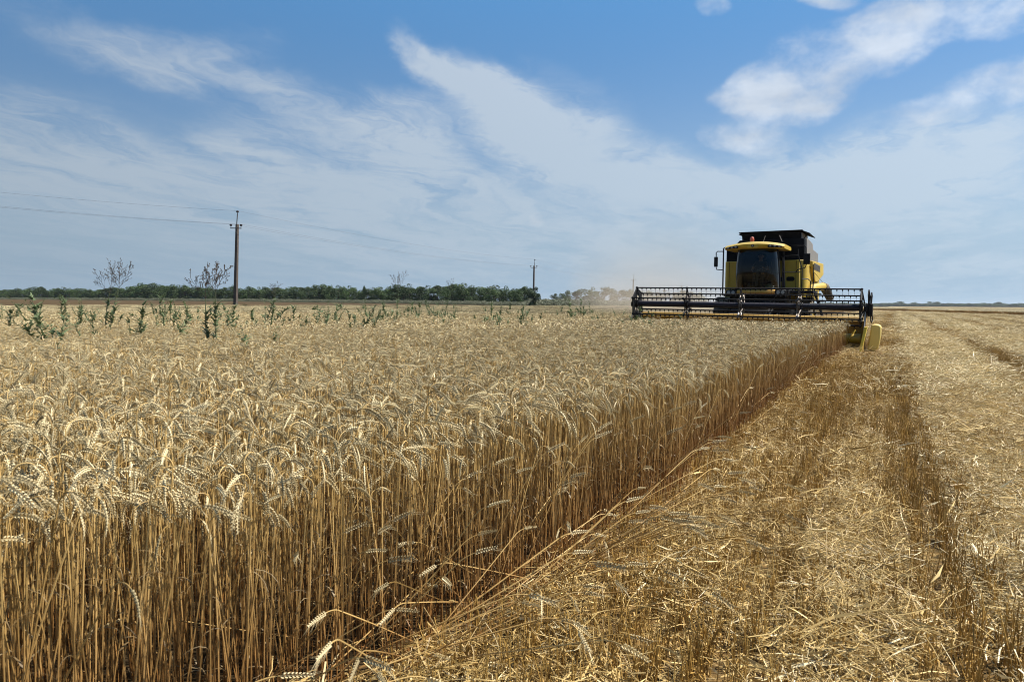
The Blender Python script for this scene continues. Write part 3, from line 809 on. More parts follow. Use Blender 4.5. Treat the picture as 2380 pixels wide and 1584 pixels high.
def build_harvester():
    hx, hy = xy(HV, HU)
    root = empty('combine_harvester', (hx, hy, 0), -YAW)
    tag(root, 'yellow and black combine harvester with a wide black reel cutting into the standing wheat', 'combine harvester')
    B = lambda mb, name, m_, par=root, bev=0.0, **k: mb.build(name, m_, par, bev, **k)
    # --- chassis, wheels
    mb = MB(); mb.box(-1.0, 1.0, 3.2, 9.8, 0.75, 1.95); mb.box(-1.25, 1.25, 4.2, 4.6, 0.7, 1.05); mb.box(-1.1, 1.1, 8.5, 8.8, 0.5, 0.8)
    mb.box(-0.75, 0.75, 9.6, 10.6, 0.9, 1.7)
    B(mb, 'chassis', BLK, bev=0.03)
    for x, y, r, w in ((-1.42, 4.3, 0.84, 0.62), (1.55, 4.3, 0.84, 0.62), (-1.3, 8.7, 0.56, 0.42), (1.35, 8.7, 0.56, 0.42)):
        wheel('wheel', root, x, y, r, w, 1 if x > 0 else -1)
    # --- feeder house
    mb = MB(); mb.loft([[(x, 0.78, z) for x, z in ((-0.62, 0.25), (0.62, 0.25), (0.62, 1.0), (-0.62, 1.0))],
                        [(x, 3.3, z) for x, z in ((-0.62, 0.95), (0.62, 0.95), (0.62, 1.72), (-0.62, 1.72))]])
    for k in range(5):
        y = 1.1 + k * 0.45; z = 1.05 + (y - 0.78) * 0.285; mb.box(-0.64, 0.64, y, y + 0.06, z - 0.02, z + 0.04)
    mb.tube([(-0.75, 1.0, 0.6), (-0.8, 3.0, 1.1)], 0.06, 10); mb.tube([(0.75, 1.0, 0.6), (0.8, 3.0, 1.1)], 0.06, 10)
    mb.tube([(0.68, 1.2, 1.12), (0.72, 2.0, 1.45), (0.8, 2.9, 1.5)], 0.022, 8); mb.tube([(0.72, 1.2, 1.02), (0.78, 2.0, 1.35), (0.9, 2.9, 1.4)], 0.02, 8)
    B(mb, 'feeder_house', BLK, bev=0.01)
    # --- body
    def rbox(x0, x1, z0, z1, r=0.14, n=5, corners=(0, 0, 0, 0)): pass
    mb = MB()
    pl = [(-1.5, 9.9), (-1.5, 4.75)]
    for k in range(6): a = k / 5 * math.pi / 2; pl.append((-1.38 - 0.12 * math.cos(a), 4.72 - 0.12 * math.sin(a)))
    pl += [(1.28, 4.60)]
    for k in range(7): a = k / 6 * math.pi / 2; pl.append((1.28 + 0.26 * math.sin(a), 4.86 - 0.26 * math.cos(a)))
    pl += [(1.54, 6.4), (1.52, 9.9)]
    mb.prism_z(pl, 1.62, 3.13)
    # flared upper flank with sloping underside towards the rear
    for s, x0, x1 in ((1, 1.53, 1.66), (-1, -1.49, -1.62)):
        pr = [(5.9, 2.75), (6.6, 2.36), (7.6, 2.36), (10.2, 2.78), (10.0, 3.26), (5.6, 3.14), (5.55, 2.9)]
        if s > 0: mb.prism_x(pr, x0, x1)
        else: mb.prism_x(pr, x1, x0)
    mb.prism_x([(9.8, 1.9), (10.5, 2.3), (10.4, 3.1), (9.8, 3.25)], -1.4, 1.4)
    body = B(mb, 'body', YEL, bev=0.025)
    for xa, xb in ((1.16, 1.172), (-1.33, -1.32)):   # dark seams of the front panels
        m2 = MB(); m2.box(xa, xb, 4.583, 4.62, 1.75, 3.1); B(m2, 'panel_seam', BLK)
    m2 = MB(); pr = []
    for cx, a0 in ((0.94, 90), (0.76, 270)):
        pass
    for k in range(9): a = math.pi * (k / 8) - math.pi / 2; pr.append((1.05 + 0.07 * math.cos(a), 2.41 + 0.085 * math.sin(a)))
    for k in range(9): a = math.pi * (k / 8) + math.pi / 2; pr.append((0.89 + 0.07 * math.cos(a), 2.41 + 0.085 * math.sin(a)))
    m2.prism_y(pr, 4.585, 4.66); B(m2, 'panel_slot', BLK, bev=0.01)
    m2 = MB(); m2.box(1.655, 1.672, 6.0, 8.4, 2.82, 3.08)
    for k in range(12): m2.box(1.655, 1.682, 6.05 + k * 0.19, 6.13 + k * 0.19, 2.84, 3.06)
    B(m2, 'vent_grille', GRILL)
    # --- grain tank
    mb = MB()
    mb.box(-1.48, 1.40, 4.75, 8.8, 3.135, 3.72)
    mb.loft([[(x, y, 3.722) for x, y in ((-1.2, 4.78), (1.40, 4.78), (1.40, 7.6), (-1.2, 7.6))],
             [(x, y, 3.97) for x, y in ((-1.0, 4.85), (1.38, 4.85), (1.38, 7.4), (-1.0, 7.4))]])
    mb.loft([[(x, y, 3.972) for x, y in ((-0.92, 4.95), (1.24, 4.95), (1.24, 7.2), (-0.92, 7.2))],
             [(x, y, 4.27) for x, y in ((-0.94, 4.93), (1.26, 4.93), (1.26, 7.25), (-0.94, 7.25))]])
    tank = B(mb, 'grain_tank', BLKM, bev=0.015)
    mb = MB()   # folded-out tank flaps
    mb.quad((-1.06, 4.85, 4.285), (1.3, 4.85, 4.285), (1.3, 5.3, 4.31), (-1.06, 5.3, 4.31))
    mb.v = []; mb.f = []; mb.mi = []
    mb.box(-1.04, 1.32, 4.86, 4.98, 4.272, 4.30)
    mb.loft([[(1.24, y, z) for y, z in ((4.95, 4.272), (7.2, 4.272), (7.2, 4.31), (4.95, 4.31))], [(1.56, y, z) for y, z in ((5.0, 4.15), (7.1, 4.15), (7.1, 4.18), (5.0, 4.18))]])
    mb.loft([[(-0.92, y, z) for y, z in ((4.95, 4.272), (7.2, 4.272), (7.2, 4.30), (4.95, 4.30))], [(-1.06, y, z) for y, z in ((5.0, 4.21), (7.1, 4.21), (7.1, 4.24), (5.0, 4.24))]])
    mb.tube([(1.45, 5.4, 4.2), (1.30, 5.5, 3.99)], 0.015, 6)
    B(mb, 'flap', BLKM, tank)
    mb = MB(); mb.prism_x([(4.80, 3.16), (4.80, 3.96), (5.6, 3.965), (6.86, 3.91), (7.05, 3.70), (9.2, 3.66), (9.3, 3.27), (5.6, 3.155)], 1.405, 1.50)
    B(mb, 'side_panel', GREY, bev=0.02)
    mb = MB(); mb.box(1.265, 1.30, 5.0, 6.9, 3.98, 4.20); B(mb, 'tank_side_sheet', GREY, tank)
    for x, d in ((-0.08, 0.08), (0.62, 0.12)):
        mb = MB(); mb.tube([(x, 4.70, 3.85), (x + (0.08 if x < 0 else -0.10), 4.68, 4.10)], 0.012, 6); B(mb, 'aerial', STEEL)
    # --- cab
    mb = MB()
    mb.box(-0.85, 1.15, 2.75, 4.58, 1.80, 1.98); mb.box(-1.12, 0.9, 2.65, 3.2, 1.72, 1.80); mb.box(0.72, 1.95, 3.0, 4.55, 1.83, 1.93)
    B(mb, 'platform', BLK, bev=0.01)
    # windscreen: bowed in plan, slightly narrower at the top
    def ws(z):
        t = (z - 1.98) / (3.50 - 1.98)
        hw = 0.755 - 0.075 * t + 0.03 * math.sin(math.pi * t); cx = 0.04 - 0.045 * t
        yb = 2.62 - 0.10 * math.sin(math.pi * min(1, t * 1.1)) + 0.02 * t
        pts = []
        for k in range(17):
            a = math.pi * (k / 16); c = math.cos(a)
            xx = -hw * np.sign(c) * abs(c) ** 0.75; yy = yb + 0.52 - 0.62 * (math.sin(a) ** 0.7)
            pts.append((cx + xx, yy, z))
        return pts
    mb = MB(); mb.loft([ws(z) for z in np.linspace(1.98, 3.50, 9)], cap=False, closed=False)
    cab = empty('cab', (0, 0, 0)); cab.parent = root
    B(mb, 'windscreen', GLASS, cab, smooth=80)
    mb = MB()   # pillars, rear wall, floor
    for xs in (-1, 1):
        mb.tube([ws(z)[0 if xs < 0 else -1] for z in np.linspace(1.98, 3.50, 7)], 0.035, 6)
    mb.box(-0.74, 0.78, 4.30, 4.36, 1.98, 3.47)
    mb.tube([(0.80, 4.28, 1.98), (0.72, 4.28, 3.48)], 0.045, 6); mb.tube([(-0.76, 4.28, 1.98), (-0.71, 4.28, 3.48)], 0.045, 6)
    mb.tube(ws(2.0), 0.028, 6); mb.tube(ws(3.47), 0.03, 6)
    B(mb, 'cab_frame', BLK, cab)
    mb = MB()
    mb.loft([[(0.80, 3.16, 1.99), (0.72, 3.16, 3.47)], [(0.80, 4.25, 1.99), (0.72, 4.25, 3.47)]], cap=False, closed=False)
    mb.loft([[(-0.74, 3.16, 1.99), (-0.71, 3.16, 3.47)], [(-0.74, 4.25, 1.99), (-0.71, 4.25, 3.47)]], cap=False, closed=False)
    B(mb, 'side_window', GLASS, cab)
    # roof
    mb = MB(); rings = []
    for x in np.linspace(-1.08, 0.99, 15):
        q = (x + 0.045) / 1.035; drop = 0.13 * q * q; back = 0.22 * abs(q) ** 3
        prof = [(2.40 + back, 3.445 - 0.01 * q * q), (2.32 + back, 3.50), (2.30 + back, 3.60 - drop * 0.8), (2.38 + back, 3.665 - drop), (2.75, 3.72 - drop), (4.35, 3.73 - drop), (4.45, 3.66 - drop), (4.45, 3.50), (4.3, 3.46)]
        rings.append([(x, y, z) for y, z in prof])
    mb.loft(rings)
    roof = B(mb, 'roof', YEL, cab, bev=0.012, smooth=50)
    for s, xa, xb in ((-1, -1.03, -0.56), (1, 0.46, 0.93)):
        mb = MB(); n = 8; rg = []
        for x in np.linspace(xa, xb, n):
            q = (x + 0.045) / 1.035; drop = 0.13 * q * q; back = 0.22 * abs(q) ** 3
            e = min(1, min(x - xa, xb - x) / 0.06 * 0.5 + 0.5)
            rg.append([(x, 2.31 + back, 3.455), (x, 2.285 + back, 3.50), (x, 2.29 + back, 3.50 + (0.10 - drop * 0.8) * e), (x, 2.33 + back, 3.50 + (0.105 - drop * 0.8) * e)])
        mb.loft(rg); hs = B(mb, 'lamp_housing', BLK, cab)
        for k in range(3):
            x = xa + 0.09 + k * 0.145; q = (x + 0.045) / 1.035; back = 0.22 * abs(q) ** 3
            m3 = MB(); m3.disc((x, 2.262 + back, 3.535 - 0.05 * q * q), 0.036, 'y', 16, 0.03); B(m3, 'lamp', LAMPW, hs)
    # round badge in an arched recess
    mb = MB(); pr = [(-0.22, 3.455)] + [(-0.05 + 0.19 * math.cos(a), 3.47 + 0.13 * math.sin(a)) for a in np.linspace(math.pi, 0, 12)] + [(0.12, 3.455)]
    mb.prism_y(pr, 2.288, 2.33); pl_ = B(mb, 'badge_plate', YEL, cab, bev=0.006)
    mb = MB(); mb.disc((-0.05, 2.276, 3.535), 0.052, 'y', 24, 0.02); B(mb, 'badge', BLK, pl_)
    mb = MB(); mb.disc((-0.052, 2.270, 3.538), 0.026, 'y', 16, 0.02); B(mb, 'badge_centre', STEEL, pl_)
    mb = MB(); mb.disc((-0.25, 3.3, 3.72), 0.075, 'z', 18, 0.05); B(mb, 'beacon_base', BLK, cab)
    mb = MB(); mb.loft([[( -0.25 + r * math.cos(a), 3.3 + r * math.sin(a), z) for a in np.linspace(0, 2 * math.pi, 18, endpoint=False)] for r, z in ((0.07, 3.772), (0.078, 3.83), (0.07, 3.90), (0.045, 3.94), (0.01, 3.955))])
    B(mb, 'beacon', AMBER, cab)
    # interior
    mb = MB(); mb.box(-0.25, 0.27, 3.55, 4.05, 2.38, 2.50); mb.box(-0.24, 0.26, 4.02, 4.16, 2.50, 3.15); mb.box(-0.14, 0.16, 4.04, 4.14, 3.15, 3.32); mb.box(-0.12, 0.14, 3.65, 3.95, 1.99, 2.38)
    B(mb, 'driver_seat', SEATM, cab, bev=0.05)
    mb = MB(); mb.tube([(0.0, 2.85, 1.99), (0.0, 3.05, 2.35), (0.0, 3.22, 2.68)], 0.045, 8)
    c0 = Vector((0.0, 3.24, 2.70)); ring = [c0 + Vector((0.20 * math.cos(a), 0.09 * math.sin(a), 0.18 * math.sin(a))) for a in np.linspace(0, 2 * math.pi, 25)]
    mb.tube(ring, 0.014, 6, cap=False)
    for a in (0.5, 2.64, 4.71): mb.tube([c0, c0 + Vector((0.20 * math.cos(a), 0.09 * math.sin(a), 0.18 * math.sin(a)))], 0.012, 5)
    B(mb, 'steering_wheel', PLAST, cab)
    mb = MB(); mb.box(0.36, 0.56, 3.35, 4.0, 2.30, 2.58); mb.box(0.40, 0.46, 3.25, 3.36, 2.5, 2.75); mb.box(-0.62, 0.66, 2.62, 2.80, 1.985, 2.03)
    B(mb, 'console', PLAST, cab, bev=0.02)
    # front trim under the cab with headlamps
    mb = MB(); rg = []
    for x in np.linspace(-0.62, 0.70, 11):
        q = (x - 0.04) / 0.66; bk = 0.16 * q * q
        rg.append([(x, 2.48 + bk, 1.80), (x, 2.40 + bk, 1.84), (x, 2.42 + bk, 1.93), (x, 2.56 + bk, 1.965), (x, 2.7 + bk, 1.95), (x, 2.7 + bk, 1.80)])
    mb.loft(rg); B(mb, 'front_trim', ORNG, cab, bev=0.006)
    for xa, xb in ((-1.02, -0.63), (0.71, 1.08)):
        mb = MB(); mb.box(xa, xb, 2.55, 2.85, 1.76, 1.955); hs = B(mb, 'headlamp_housing', BLK, cab, bev=0.04)
        for k in range(2):
            m3 = MB(); m3.disc((xa + 0.11 + k * 0.16, 2.53, 1.86), 0.062, 'y', 20, 0.03); B(m3, 'headlamp', LAMPW, hs)
    mb = MB(); mb.tube([(0.30, 2.36, 2.05), (0.55, 2.34, 2.55), (0.62, 2.40, 3.05)], 0.010, 5); B(mb, 'wiper', BLK, cab)
    # --- mirrors and rails
    for nm, arm, bx in (('mirror', [(-1.18, 2.8, 3.40), (-1.40, 2.8, 3.41), (-1.45, 2.8, 3.36), (-1.45, 2.8, 2.86), (-1.42, 2.8, 2.73), (-1.18, 2.8, 2.71)], (-1.515, -1.385, 2.76, 2.82, 2.83, 3.20)),
                        ('mirror', [(1.38, 2.9, 3.52), (1.62, 2.9, 3.53), (1.68, 2.9, 3.46), (1.70, 2.9, 2.86), (1.66, 2.9, 2.74), (1.42, 2.9, 2.68), (1.36, 2.95, 2.60)], (1.60, 1.82, 2.85, 2.91, 2.86, 3.24))):
        mb = MB(); mb.tube(arm, 0.018, 8); mb.box(*bx)
        B(mb, nm, BLK, bev=0.0)
    mb = MB(); mb.tube([(-1.18, 2.8, 1.75), (-1.18, 2.8, 3.52), (-1.10, 2.85, 3.56), (-0.98, 2.9, 3.52)], 0.026, 8); B(mb, 'cab_rail', BLK)
    mb = MB()
    for pts in ([(0.72, 3.5, 1.93), (0.70, 3.5, 2.1), (0.70, 3.5, 3.15), (0.76, 3.5, 3.22), (0.82, 3.5, 3.15), (0.84, 3.5, 1.93)],
                [(0.84, 3.5, 2.62), (1.45, 3.5, 2.61)], [(0.84, 3.5, 2.03), (1.45, 3.5, 2.02)],
                [(1.34, 3.5, 3.45), (1.36, 3.5, 3.2), (1.50, 3.5, 2.72), (1.50, 3.5, 1.93)], [(1.50, 3.5, 2.36), (1.70, 3.6, 2.36), (1.78, 3.6, 2.28), (1.78, 3.6, 1.6)],
                [(1.86, 3.6, 2.9), (1.88, 3.6, 2.2), (1.84, 3.6, 1.6)], [(0.84, 3.6, 3.22), (1.32, 3.6, 3.24)]):
        mb.tube(pts, 0.02, 8)
    B(mb, 'handrail', BLK)
    # ladder swung to the side
    mb = MB()
    for o in (0.0, 0.32): mb.tube([(1.92, 3.3 + o, 1.95), (2.28, 3.3 + o, 0.85)], 0.03, 6)
    for k in range(4):
        t = (k + 0.5) / 4; x = 1.92 + 0.36 * t; z = 1.95 - 1.1 * t; mb.box(x - 0.02, x + 0.2, 3.3, 3.62, z - 0.015, z + 0.015)
    B(mb, 'ladder', BLK)
    # --- unloading auger folded along the left flank
    mb = MB(); mb.tube([(1.56, 4.95, 1.70), (1.66, 5.0, 1.96), (1.72, 5.2, 2.07), (1.87, 7.6, 2.19)], [0.17, 0.17, 0.155, 0.155], 20); au = B(mb, 'unloading_auger', YEL, smooth=50)
    mb = MB(); mb.tube([(1.87, 7.52, 2.19), (1.91, 7.9, 2.15), (1.98, 8.35, 1.95), (2.06, 8.7, 1.70)], [0.165, 0.19, 0.18, 0.15], 14); B(mb, 'rubber_spout', RUBB, au)
    mb = MB(); mb.tube([(1.50, 5.1, 3.0), (1.86, 7.5, 2.35)], 0.008, 5); B(mb, 'stay_cable', BLK, au)
    # --- header
    hd = empty('header', (0, 0, 0)); hd.parent = root; hd.rotation_euler = (0, 0.013, 0)
    mb = MB()
    mb.prism_x([(-0.50, 0.10), (0.72, 0.07), (0.80, 0.16), (0.80, 0.95), (0.74, 0.95), (0.72, 0.25), (0.45, 0.13), (-0.48, 0.13)], -3.68, 3.66)
    tr = B(mb, 'header_trough', YELD, hd, bev=0.008)
    mb = MB(); mb.prism_x([(0.60, 0.93), (0.68, 1.075), (0.95, 1.085), (0.97, 0.95), (0.815, 0.93), (0.815, 0.952), (0.73, 0.952)], -3.62, 3.6); B(mb, 'top_beam', YELD, hd, bev=0.01)
    mb = MB(); mb.tube([(-3.6, 0.25, 0.42), (3.6, 0.25, 0.42)], 0.15, 16)
    for s in (-1, 1):
        pin = []; pout = []
        for k in range(150):
            x = s * (3.55 - k * 0.02); a = s * k * 0.02 / 0.5 * 2 * math.pi
            pin.append((x, 0.25 + 0.15 * math.cos(a), 0.42 + 0.15 * math.sin(a))); pout.append((x, 0.25 + 0.29 * math.cos(a), 0.42 + 0.29 * math.sin(a)))
        for k in range(149): mb.quad(pin[k], pout[k], pout[k + 1], pin[k + 1])
    B(mb, 'feed_auger', YEL, hd)
    mb = MB(); mb.box(-3.66, 3.64, -0.53, -0.44, 0.105, 0.12)
    for k in range(94):
        x = -3.6 + k * 0.0765; mb.loft([[(x - 0.014, -0.52, 0.095), (x + 0.014, -0.52, 0.095), (x + 0.012, -0.52, 0.128), (x - 0.012, -0.52, 0.128)], [(x - 0.003, -0.63, 0.10), (x + 0.003, -0.63, 0.10), (x + 0.003, -0.63, 0.108), (x - 0.003, -0.63, 0.108)]])
    B(mb, 'cutter_bar', STEEL, hd)
    # end panels and dividers
    mb = MB(); mb.prism_x([(-0.6, 0.06), (0.85, 0.06), (0.9, 1.0), (0.5, 1.12), (-0.1, 0.85)], -3.745, -3.685); mb.prism_x([(-0.55, 0.05), (-1.05, 0.06), (-0.6, 0.42), (-0.1, 0.62)], -3.74, -3.69)
    B(mb, 'end_panel', BLK, hd, bev=0.01)
    mb = MB(); mb.prism_x([(-0.45, 0.06), (0.85, 0.06), (0.9, 1.0), (0.5, 1.10), (0.0, 0.85)], 3.67, 3.72); B(mb, 'end_panel', YELD, hd, bev=0.01)
    mb = MB(); mb.loft([[(x, y, z) for x, y in ((3.60, -0.62), (3.67, -0.64), (3.67, -0.50), (3.60, -0.50))] for z in (0.02,)] +
                       [[(x + 0.03, y + 0.12, 0.30) for x, y in ((3.60, -0.62), (3.68, -0.64), (3.68, -0.45), (3.60, -0.45))]] +
                       [[(x + 0.10, y + 0.30, 0.80) for x, y in ((3.60, -0.60), (3.69, -0.62), (3.69, -0.45), (3.60, -0.45))]])
    B(mb, 'crop_divider', mat('bright_yellow_paint', (0.66, 0.45, 0.03), 0.45, dust=0.1), hd, bev=0.008)
    mb = MB(); pr = [(3.80, 0.10), (4.00, 0.05), (4.10, 0.16), (4.15, 0.55), (4.15, 0.80), (4.10, 0.87), (3.98, 0.88), (3.88, 0.86), (3.86, 0.6)]
    mb.loft([[(x, -0.10, z) for x, z in pr], [(x + 0.01, 0.15, z + 0.01) for x, z in pr], [(x, 0.85, z) for x, z in pr], [(3.95 + (x - 3.95) * 0.7, 0.95, 0.5 + (z - 0.5) * 0.8) for x, z in pr]])
    B(mb, 'drive_cover', CREAM, hd, bev=0.035)
    mb = MB(); mb.box(3.76, 3.90, 0.0, 0.32, 1.12, 1.52); mb.disc((3.70, 0.12, 1.36), 0.17, 'x', 20, 0.06); B(mb, 'reel_drive', BLK, hd, bev=0.04)
    mb = MB()
    for pts in ([(3.78, 0.05, 1.45), (3.76, 0.02, 1.80), (3.77, 0.12, 1.93), (3.79, 0.25, 1.82), (3.79, 0.30, 1.3)], [(3.84, 0.05, 1.45), (3.83, 0.02, 1.74), (3.85, 0.12, 1.85), (3.86, 0.25, 1.75), (3.84, 0.30, 1.25)],
                [(3.84, 0.1, 1.15), (3.86, 0.0, 1.0), (3.88, 0.1, 0.93), (3.90, 0.2, 1.0), (3.89, 0.2, 1.15)]):
        mb.tube(pts, 0.018, 8)
    B(mb, 'hydraulic_hose', BLK, hd)
    for x in (3.70, -3.72):
        mb = MB(); mb.tube([(x, 0.95, 1.08), (x, 0.4, 1.30), (x, -0.12, 1.36)], 0.045, 8); mb.tube([(x, 0.3, 0.75), (x, 0.05, 1.30)], 0.028, 8)
        mb.box(x - 0.04, x + 0.04, -0.16, 0.12, 1.28, 1.44)
        B(mb, 'reel_arm', BLK, hd)
        mb = MB(); mb.tube([(x, 0.02, 1.26), (x, -0.22, 0.72), (x, -0.30, 0.55)], 0.02, 8)
        B(mb, 'lift_cylinder', STEEL, hd)
    # reel
    RZ, RR = 1.385, 0.57
    mb = MB(); mb.tube([(-3.62, 0, RZ), (3.62, 0, RZ)], 0.098, 24); B(mb, 'reel_tube', BLUEBLK, hd)
    ang = [rad(a) for a in (80, 140, 200, 260, 320, 20)]
    bats = [(-RR * math.cos(a), RZ + RR * math.sin(a)) for a in ang]
    for i, (y, z) in enumerate(bats):
        mb = MB(); mb.tube([(-3.62, y, z), (3.62, y, z)], 0.024, 8)
        for k in range(45):
            x = -3.55 + k * 0.161 + (0.04 if i % 2 else 0)
            mb.box(x - 0.016, x + 0.016, y - 0.02, y + 0.02, z - 0.065, z - 0.01)
            mb.tube([(x, y, z - 0.05), (x + 0.006, y + 0.02, z - 0.16), (x, y - 0.01, z - 0.27)], 0.0045, 4)
        B(mb, 'reel_bat', BLK, hd, smooth=50)
    for x in (-3.58, -1.79, 0.0, 1.79, 3.58):
        mb = MB(); mb.tube([(x - 0.05, 0, RZ), (x + 0.05, 0, RZ)], 0.14, 16)
        for i, (y, z) in enumerate(bats):
            d = Vector((0, y, z - RZ))
            mb.tube([(x - 0.03, y * 0.2, RZ + (z - RZ) * 0.2), (x, y, z)], 0.022, 6)
            mb.tube([(x + 0.10, y * 0.22, RZ + (z - RZ) * 0.22), (x + 0.01, y * 0.97, RZ + (z - RZ) * 0.97)], 0.016, 6)
            y2, z2 = bats[(i + 1) % 6]
            mb.tube([(x, y * 0.62, RZ + (z - RZ) * 0.62), (x, y2 * 0.62, RZ + (z2 - RZ) * 0.62)], 0.016, 6)
            if abs(x) > 3:
                mb.tube([(x, y, z), (x, y2, z2)], 0.022, 6)
                mb.loft([[(x - 0.012, y, z), (x - 0.012, y2, z2), (x - 0.012, y2 * 0.62, RZ + (z2 - RZ) * 0.62), (x - 0.012, y * 0.62, RZ + (z - RZ) * 0.62)], [(x + 0.012, y, z), (x + 0.012, y2, z2), (x + 0.012, y2 * 0.62, RZ + (z2 - RZ) * 0.62), (x + 0.012, y * 0.62, RZ + (z - RZ) * 0.62)]]) if (x < 0 or i % 3 == 0) else None
            mb.box(x - 0.03, x + 0.03, y - 0.035, y + 0.035, z - 0.035, z + 0.035)
        B(mb, 'reel_spider', mat('scuffed_steel', (0.05, 0.05, 0.055), 0.35, metal=0.5, dust=0.3) if x in (0.0, 1.79) else BLK, hd)
    return root

def skin_body(name, joints, edges, m_, sub=1, root=0):
    """grow one continuous surface over a skeleton; joints: (x,y,z,radius)"""
    me = bpy.data.meshes.new(name); me.from_pydata([j[:3] for j in joints], edges, [])
    o = bpy.data.objects.new(name, me); COL.objects.link(o); me.materials.append(m_)
    sk = o.modifiers.new('skin', 'SKIN'); sk.use_smooth_shade = True
    for i, j in enumerate(joints):
        me.skin_vertices[0].data[i].radius = (j[3], j[3]); me.skin_vertices[0].data[i].use_root = (i == root)
    ss = o.modifiers.new('sub', 'SUBSURF'); ss.levels = sub; ss.render_levels = sub
    return o

def build_driver(hroot):
    SKIN = mat('skin', (0.34, 0.17, 0.10), 0.55); SHIRT = mat('dark_shirt', (0.035, 0.035, 0.04), 0.9); HAIR = mat('dark_hair', (0.02, 0.014, 0.01), 0.8)
    TROU = mat('dark_trousers', (0.03, 0.035, 0.05), 0.9)
    J = [(0, 3.80, 2.56, .13), (0, 3.83, 2.72, .125), (0, 3.85, 2.92, .15), (0, 3.84, 3.05, .09), (0, 3.82, 3.11, .055), (0, 3.79, 3.18, .08), (0, 3.78, 3.25, .095), (0, 3.79, 3.32, .075)]
    E_ = [(0, 1), (1, 2), (2, 3), (3, 4), (4, 5), (5, 6), (6, 7)]
    for s in (-1, 1):
        b = len(J)
        J += [(s * .17, 3.84, 3.00, .062), (s * .235, 3.80, 2.90, .05), (s * .29, 3.68, 2.73, .042), (s * .25, 3.48, 2.74, .036), (s * .205, 3.31, 2.78, .026), (s * .195, 3.255, 2.785, .028)]
        E_ += [(2, b), (b, b + 1), (b + 1, b + 2), (b + 2, b + 3), (b + 3, b + 4), (b + 4, b + 5)]
        for q in range(4):      # curled fingers round the rim
            f = len(J); dz = 0.03 - q * 0.02; l = (0.9, 1.0, 0.95, 0.75)[q]
            J += [(s * .192, 3.222, 2.785 + dz, .009), (s * (.192 - .012), 3.205 - .012 * l, 2.783 + dz, .008), (s * (.192 - .036 * l), 3.215, 2.778 + dz, .007)]
            E_ += [(b + 5, f), (f, f + 1), (f + 1, f + 2)]
        f = len(J); J += [(s * .172, 3.252, 2.81, .010), (s * .155, 3.232, 2.815, .008)]; E_ += [(b + 5, f), (f, f + 1)]
        l0 = len(J)
        J += [(s * .10, 3.74, 2.56, .095), (s * .15, 3.38, 2.57, .072), (s * .15, 3.28, 2.32, .055), (s * .15, 3.26, 2.06, .04), (s * .15, 3.12, 2.02, .035)]
        E_ += [(0, l0), (l0, l0 + 1), (l0 + 1, l0 + 2), (l0 + 2, l0 + 3), (l0 + 3, l0 + 4)]
    p = skin_body('person', J, E_, SKIN, 1, 0)
    p.location = hroot.location; p.rotation_euler = hroot.rotation_euler
    tag(p, 'driver in a dark shirt sitting behind the windscreen with both hands on the steering wheel', 'person')
    def child(nm, js, es, m_):
        o = skin_body(nm, js, es, m_, 1, 0); o.parent = p; return o
    child('shirt', [(0, 3.80, 2.56, .142), (0, 3.83, 2.72, .137), (0, 3.85, 2.92, .160), (0, 3.84, 3.05, .088), (.17, 3.84, 3.00, .072), (.24, 3.80, 2.89, .062), (.265, 3.74, 2.82, .058), (-.17, 3.84, 3.00, .072), (-.24, 3.80, 2.89, .062), (-.265, 3.74, 2.82, .058)],
          [(0, 1), (1, 2), (2, 3), (2, 4), (4, 5), (5, 6), (2, 7), (7, 8), (8, 9)], SHIRT)
    child('trousers', [(0, 3.80, 2.55, .14), (.10, 3.74, 2.56, .105), (.15, 3.38, 2.57, .082), (.15, 3.28, 2.32, .066), (.15, 3.26, 2.08, .052), (-.10, 3.74, 2.56, .105), (-.15, 3.38, 2.57, .082), (-.15, 3.28, 2.32, .066), (-.15, 3.26, 2.08, .052)],
          [(0, 1), (1, 2), (2, 3), (3, 4), (0, 5), (5, 6), (6, 7), (7, 8)], TROU)
    child('hair', [(0, 3.82, 3.35, .075), (0, 3.845, 3.29, .085), (0, 3.86, 3.21, .06)], [(0, 1), (1, 2)], HAIR)
    y0 = 3.693; FD = mat('face_detail', (0.10, 0.045, 0.035), 0.6)
    for s in (-1, 1):
        for nm, pts, r, m_ in (('eye', [(s * .036 - .012, y0 + .006, 3.262), (s * .036 + .012, y0 + .006, 3.262)], 0.006, FD), ('eyebrow', [(s * .036 - .02, y0 + .004, 3.285), (s * .036 + .02, y0 + .004, 3.285)], 0.004, HAIR),
                               ('ear', [(s * .092, 3.79, 3.28), (s * .100, 3.79, 3.245), (s * .092, 3.785, 3.215)], [.012, .016, .010], SKIN)):
            mb = MB(); mb.tube(pts, r, 6); mb.build(nm, m_, p)
    mb = MB(); mb.tube([(-.025, y0 + .018, 3.178), (0, y0 + .008, 3.182), (.025, y0 + .018, 3.178)], 0.005, 5); mb.build('mouth', FD, p)
    mb = MB(); mb.tube([(0, y0 + .01, 3.265), (0, y0 - .018, 3.222), (0, y0 + .006, 3.212)], [.009, .014, .012], 6); mb.build('nose', SKIN, p)

